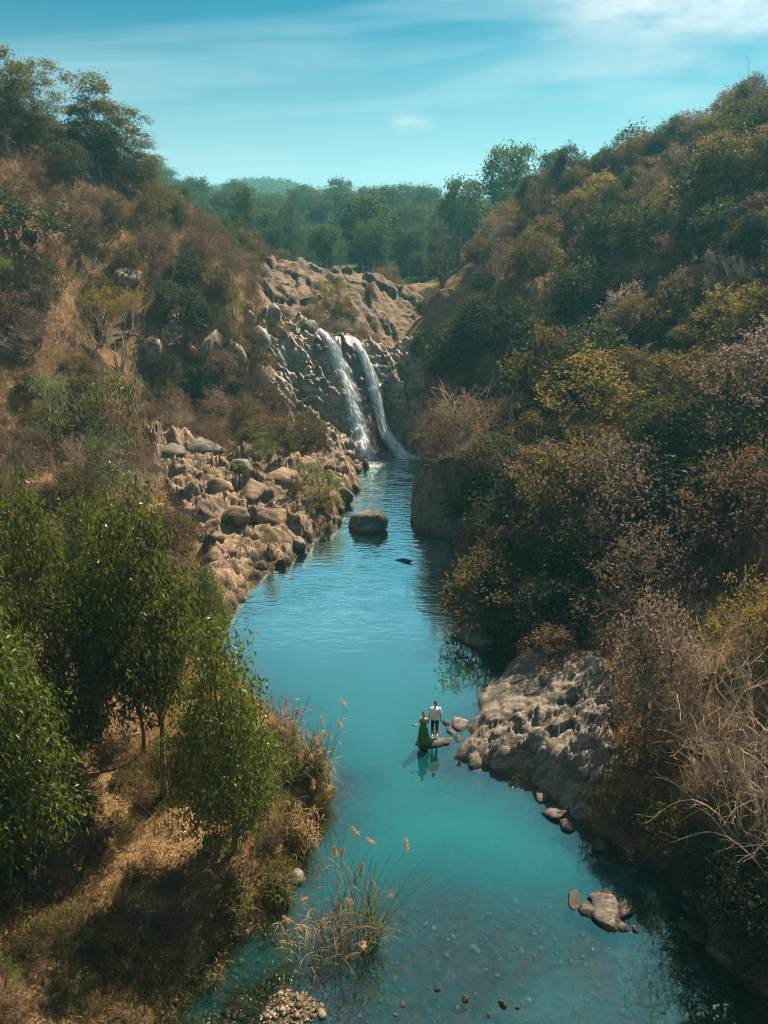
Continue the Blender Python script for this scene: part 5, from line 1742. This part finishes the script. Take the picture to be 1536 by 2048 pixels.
# fallen pole behind the trunks
p0, p1 = G(238, 1481), G(282, 1472)
P, Rl = limb(p0 + np.array([0, 0, .09]), p1 + np.array([0, 0, .11]), 0.07, 0.045, r_, 0.02, 7, 0.01)
a = Acc(); V, F = tubes(P[None], Rl[None], 8); a.add(V, F)
o = link('fallen_pole', a.mesh('fallen_pole', M['bark_pale'], True))
reg(o, '', 'log', None, p0, 'pale fallen pole lying left of the short bare trunk')

# ------------------------------------------------------------------ the couple


def plain(name, col, rough=0.8, sub=0.0):
    m, t = new_mat(name)
    p = N(t, 'ShaderNodeBsdfPrincipled')
    g_ = N(t, 'ShaderNodeNewGeometry')
    n_ = N(t, 'ShaderNodeTexNoise', i_Scale=18.0, i_Detail=3.0)
    L(t, g_.outputs['Position'], n_.inputs['Vector'])
    L(t, mixc(t, 0.25, col, ramp(t, n_.outputs[0], [(0.3, tuple(c * 0.6 for c in col)), (0.7, tuple(min(1, c * 1.25) for c in col))])), p.inputs['Base Color'])
    p.inputs['Roughness'].default_value = rough
    p.inputs['Specular IOR Level'].default_value = 0.25
    out(t, p.outputs[0])
    return m


M['skin'] = plain('skin', (0.42, 0.25, 0.17), 0.6)
M['hair'] = plain('hair', (0.035, 0.02, 0.012), 0.6)
M['shirt'] = plain('white_cotton', (0.80, 0.81, 0.82), 0.85)
M['trousers'] = plain('navy_denim', (0.018, 0.022, 0.04), 0.85)
M['dress'] = plain('green_dress', (0.035, 0.16, 0.035), 0.75)


def loft(rings, k=20, pleat=0.0, npl=11, cap=True):
    """closed surface through rings (centre xyz, rx, ry)"""
    th = np.arange(k) * 2 * math.pi / k
    V = []
    for c, rx, ry in rings:
        w = 1 + pleat * np.cos(th * npl) * (1 if rx > 0.2 else rx / 0.2)
        V.append(np.stack([c[0] + rx * np.cos(th) * w, c[1] + ry * np.sin(th) * w, np.full(k, c[2])], -1))
    V = np.concatenate(V)
    F = [[i * k + j, i * k + (j + 1) % k, (i + 1) * k + (j + 1) % k, (i + 1) * k + j] for i in range(len(rings) - 1) for j in range(k)]
    T = []
    if cap:
        n = len(V)
        V = np.concatenate([V, [rings[0][0], rings[-1][0]]])
        T = [[n, (j + 1) % k, j] for j in range(k)] + [[n + 1, (len(rings) - 1) * k + j, (len(rings) - 1) * k + (j + 1) % k] for j in range(k)]
    return V, np.array(F), np.array(T)


def chain(pts, rad, k=10):
    P = np.array(pts, float); Rd = np.array(rad, float)
    # dense, rounded ends
    d0 = unit(P[0] - P[1]); d1 = unit(P[-1] - P[-2])
    P = np.concatenate([[P[0] + d0 * Rd[0] * 0.8], P, [P[-1] + d1 * Rd[-1] * 0.8]]); Rd = np.concatenate([[Rd[0] * 0.5], Rd, [Rd[-1] * 0.5]])
    V, F = tubes(P[None], Rd[None], k)
    n = len(V)
    V = np.concatenate([V, [P[0], P[-1]]])
    T = [[n, (j + 1) % k, j] for j in range(k)] + [[n + 1, (len(P) - 1) * k + j, (len(P) - 1) * k + (j + 1) % k] for j in range(k)]
    return V, F, np.array(T)


def ball(c, r3):
    return IV3 * np.array(r3) + np.array(c), np.zeros((0, 4), int), IF3


def body(name, shapes, mat, parent, voxel=0.009, remesh=True):
    V, Q, T, n = [], [], [], 0
    for v, q, t_ in shapes:
        V.append(v)
        if len(q):
            Q.append(np.asarray(q) + n)
        if len(t_):
            T.append(np.asarray(t_) + n)
        n += len(v)
    fs = ([np.concatenate(Q)] if Q else []) + ([np.concatenate(T)] if T else [])
    me = mesh_np(name, np.concatenate(V), fs, mats=[mat], smooth_shade=True)
    o = link(name, me, parent)
    if remesh:
        md = o.modifiers.new('remesh', 'REMESH'); md.mode = 'VOXEL'; md.voxel_size = voxel; md.use_smooth_shade = True
        sm = o.modifiers.new('smooth', 'SMOOTH'); sm.factor = 0.5; sm.iterations = 3
    return o


def hand(w, d, side):
    """five bent fingers on a palm; w wrist, d pointing direction, side = where the thumb sits"""
    w = np.array(w, float); d = unit(np.array(d, float)); s = unit(np.array(side, float)); s = unit(s - d * (s @ d)); nrm = np.cross(d, s)
    sh = [chain([w - d * 0.02, w + d * 0.04, w + d * 0.085], [0.026, 0.033, 0.034])]
    for i, (o_, l_) in enumerate([(0.027, 0.075), (0.009, 0.085), (-0.009, 0.078), (-0.027, 0.06)]):
        b = w + d * 0.09 + s * o_
        sh.append(chain([b - d * 0.02, b + d * l_ * 0.4, b + d * l_ * 0.72 + nrm * 0.014, b + d * l_ * 0.9 + nrm * 0.034], [0.010, 0.0095, 0.0085, 0.0075], 6))
    b = w + d * 0.03 + s * 0.028
    sh.append(chain([b, b + s * 0.025 + d * 0.025, b + s * 0.034 + d * 0.055 + nrm * 0.008], [0.013, 0.0105, 0.009], 6))
    return sh


def head(c, tilt=0.0):
    c = np.array(c, float)
    sh = [ball(c + [0, 0.01, 0.02], (0.076, 0.092, 0.105)), ball(c + [0, -0.025, -0.06], (0.056, 0.062, 0.062)), chain([c + [0, -0.088, 0.005], c + [0, -0.108, -0.028]], [0.011, 0.016], 8),
          ball(c + [0.078, 0.01, -0.005], (0.012, 0.022, 0.032)), ball(c + [-0.078, 0.01, -0.005], (0.012, 0.022, 0.032)), ball(c + [0.03, -0.078, 0.03], (0.022, 0.014, 0.008)), ball(c + [-0.03, -0.078, 0.03], (0.022, 0.014, 0.008)), ball(c + [0, -0.083, -0.062], (0.024, 0.010, 0.009))]
    return sh


mf = at_z(869, 1470, 0.26); wf_ = at_z(846, 1486, 0.24)
man = thing('person', mf, '', 'person', None, 0, 1.0, mf + np.array([0, 0, 1]), 'person in white t-shirt and dark rolled trousers holding hands on the rock')
woman = thing('person', wf_, '', 'person', None, 0, 1.0, wf_ + np.array([0, 0, 1]), 'person in long green dress holding hands, other arm bent outward')
rel = mf - wf_
hold = np.array([-0.30, -0.14, 0.80])           # joined hands, in the man's frame
sk = [chain([(0.09, 0, 0.86), (0.095, -0.01, 0.50), (0.10, 0.015, 0.30), (0.10, 0.02, 0.09)], [0.085, 0.06, 0.057, 0.036]), chain([(-0.09, 0, 0.86), (-0.10, -0.02, 0.50), (-0.105, 0.01, 0.30), (-0.105, 0.01, 0.09)], [0.085, 0.06, 0.057, 0.036]),
      chain([(0.10, 0.04, 0.04), (0.11, -0.06, 0.035), (0.115, -0.15, 0.02)], [0.036, 0.040, 0.030]), chain([(-0.105, 0.03, 0.04), (-0.115, -0.07, 0.035), (-0.12, -0.16, 0.02)], [0.036, 0.040, 0.030]),
      loft([((0, 0, 0.82), .15, .10), ((0, 0, 0.95), .16, .105), ((0, 0, 1.10), .145, .10), ((0, 0, 1.28), .17, .11), ((0, 0, 1.40), .17, .10), ((0, 0.01, 1.47), .10, .07)]), chain([(0, 0.015, 1.44), (0, 0.0, 1.58)], [0.058, 0.052]),
      chain([(0.19, 0.01, 1.40), (0.225, 0.02, 1.13), (0.235, -0.03, 0.89)], [0.055, 0.042, 0.029]), chain([(-0.19, 0.01, 1.40), (-0.245, 0.0, 1.13), hold + np.array([0.03, 0.02, 0.07])], [0.055, 0.042, 0.029])]
sk += hand((0.236, -0.035, 0.87), (0.03, -0.1, -1), (-0.3, -1, 0)) + hand(hold + np.array([0.025, 0.02, 0.05]), (-0.25, -0.1, -1), (0, -1, 0)) + head((0.015, -0.02, 1.67))
body('body', sk, M['skin'], man)
body('shirt', [loft([((0, 0, 0.86), .178, .125), ((0, 0, 0.95), .180, .125), ((0, 0, 1.10), .170, .120), ((0, 0, 1.28), .192, .128), ((0, 0, 1.40), .195, .115), ((0, 0.01, 1.46), .115, .082), ((0, 0.01, 1.475), .075, .07)]),
               chain([(0.17, 0.01, 1.41), (0.215, 0.015, 1.25), (0.222, 0.02, 1.17)], [0.068, 0.066, 0.066]), chain([(-0.17, 0.01, 1.41), (-0.222, 0.005, 1.25), (-0.235, 0.0, 1.17)], [0.068, 0.066, 0.066])], M['shirt'], man, 0.011)
body('trousers', [loft([((0, 0, 0.78), .168, .112), ((0, 0, 0.90), .166, .114), ((0, 0, 0.94), .163, .11)]), chain([(0.088, 0, 0.84), (0.095, -0.01, 0.50), (0.10, 0.012, 0.27)], [0.095, 0.074, 0.068]), chain([(-0.088, 0, 0.84), (-0.10, -0.02, 0.50), (-0.105, 0.008, 0.27)], [0.095, 0.074, 0.068])], M['trousers'], man, 0.011)
body('hair', [ball((0.015, 0.005, 1.715), (0.085, 0.098, 0.085)), ball((0.015, 0.035, 1.68), (0.081, 0.07, 0.085))], M['hair'], man, 0.011)

wh = hold + rel                                  # the same joined hands in the woman's frame
sk = [chain([(0.07, 0, 0.78), (0.075, -0.01, 0.44), (0.08, 0.01, 0.08)], [0.085, 0.058, 0.033]), chain([(-0.07, 0, 0.78), (-0.075, -0.01, 0.44), (-0.08, 0.01, 0.08)], [0.085, 0.058, 0.033]), chain([(0.08, 0.03, 0.035), (0.085, -0.12, 0.022)], [0.032, 0.030]), chain([(-0.08, 0.03, 0.035), (-0.085, -0.12, 0.022)], [0.032, 0.030]),
      loft([((0, 0, 0.74), .15, .11), ((0, 0, 0.86), .16, .115), ((0, 0, 1.00), .12, .088), ((0, -0.01, 1.15), .14, .105), ((0, 0, 1.26), .145, .085), ((0, 0.01, 1.32), .085, .06)]), chain([(0, 0.012, 1.30), (0.0, 0.0, 1.42)], [0.046, 0.043]),
      chain([(-0.155, 0.01, 1.26), (-0.20, -0.01, 1.04), (-0.34, -0.09, 1.02)], [0.044, 0.034, 0.024]), chain([(0.155, 0.01, 1.26), (0.5 * (0.155 + wh[0]) + 0.02, 0.5 * wh[1], 0.5 * (1.26 + wh[2]) - 0.02), wh + np.array([-0.03, -0.01, 0.07])], [0.044, 0.034, 0.024])]
sk += hand((-0.345, -0.095, 1.02), (-1, -0.35, 0.05), (0, 0, 1)) + hand(wh + np.array([-0.03, -0.02, 0.06]), (0.35, 0.1, -1), (0, -1, 0)) + head((0.02, -0.02, 1.50))
body('body', sk, M['skin'], woman)
body('dress', [loft([((0.03, 0, 0.06), .27, .24), ((0.025, 0, 0.25), .245, .22), ((0.01, 0, 0.55), .20, .17), ((0, 0, 0.80), .172, .135), ((0, 0, 0.95), .135, .10), ((0, 0, 1.02), .128, .097), ((0, -0.01, 1.15), .155, .118), ((0, -0.005, 1.20), .150, .105)], 88, 0.11, 11),
               chain([(-0.09, -0.09, 1.16), (-0.10, -0.03, 1.29), (-0.09, 0.07, 1.20)], [0.03, 0.022, 0.03], 8), chain([(0.09, -0.09, 1.16), (0.10, -0.03, 1.29), (0.09, 0.07, 1.20)], [0.03, 0.022, 0.03], 8)], M['dress'], woman, 0.012)
body('hair', [ball((0.02, 0.012, 1.545), (0.086, 0.098, 0.088)), ball((0.02, 0.04, 1.50), (0.082, 0.07, 0.09)), ball((-0.01, 0.10, 1.53), (0.045, 0.045, 0.045))], M['hair'], woman, 0.011)
# ------------------------------------------------------------------ haze
bpy.context.view_layer.update()
m, t = new_mat('haze')
pv = N(t, 'ShaderNodeVolumePrincipled')
pv.inputs['Color'].default_value = (0.22, 0.77, 1.0, 1)
pv.inputs['Density'].default_value = 0.0005
pv.inputs['Anisotropy'].default_value = 0.3
o_ = t.nodes.new('ShaderNodeOutputMaterial')
L(t, pv.outputs[0], o_.inputs['Volume'])
hx, hy0, hy1, hz0, hz1 = 720.0, -60.0, 920.0, -6.0, 92.0
hv = np.array([(sx * hx, yy, zz_) for zz_ in (hz0, hz1) for yy in (hy0, hy1) for sx in (-1, 1)])
hf_ = np.array([(0, 2, 3, 1), (4, 5, 7, 6), (0, 1, 5, 4), (2, 6, 7, 3), (0, 4, 6, 2), (1, 3, 7, 5)])
link('haze', mesh_np('haze', hv, [hf_], mats=[m]), kind='stuff')

# ------------------------------------------------------------------ labels: each says which one it is by the nearest landmark
LANDMARKS = [('the left stream', 700, 800), ('the pool boulder', 737, 1040), ('the couple', 855, 1440), ('the dead tree', 885, 505), ('the highest skyline gum', 215, 250), ('the yellow acacia', 225, 595), ('the orange earth scar', 383, 700),
             ('the grey outcrop', 1080, 1420), ('the rock dome', 680, 600), ('the glossy tufted sapling', 240, 775), ('the lone ridge tree', 1130, 340), ('the hilltop leafless tree', 1500, 215), ('the shallows rock cluster', 1212, 1820), ('the nearest eucalyptus', 465, 1450),
             ('the tallest eucalyptus', 330, 1200), ('the dark rock bank', 870, 1010), ('the upper right edge', 1536, 700), ('the lower right edge', 1536, 1500), ('the left edge', 0, 620), ('the gum gap', 138, 240), ('the far ridge crest', 690, 358), ('the forest left end', 400, 440), ('the forest right end', 1000, 430), ('the forest middle', 760, 450), ('the rocky ledge shore', 960, 1240), ('the pale arching shrub', 960, 830)]
ONES = ['', 'first', 'second', 'third', 'fourth', 'fifth', 'sixth', 'seventh', 'eighth', 'ninth', 'tenth', 'eleventh', 'twelfth', 'thirteenth', 'fourteenth', 'fifteenth', 'sixteenth', 'seventeenth', 'eighteenth', 'nineteenth']
ORD = ['nearest'] + [(ONES[i] if i < 20 else 'twentieth' if i == 20 else 'twenty-' + ONES[i - 20] if i < 30 else 'thirtieth' if i == 30 else 'thirty-' + ONES[i - 30]) + ' nearest' for i in range(2, 40)]
buckets = {}
for o, desc, label, (u, v, f) in THINGS:
    if label:
        o['label'] = label
        continue
    nm, lx, ly = min(LANDMARKS, key=lambda q: math.hypot(q[1] - u, q[2] - v))
    dx_, dy_ = u - lx, v - ly
    side = ('right of' if dx_ > 0 else 'left of') if abs(dx_) > abs(dy_) else ('below' if dy_ > 0 else 'above')
    buckets.setdefault((desc, nm, side), []).append((math.hypot(dx_, dy_), o))
for (desc, nm, side), lst in buckets.items():
    lst.sort(key=lambda q: q[0])
    for i, (_, o) in enumerate(lst):
        o['label'] = '%s, %s %s %s' % (desc, ORD[i], side, nm) if i < len(ORD) else '%s, far %s %s' % (desc, side, nm)
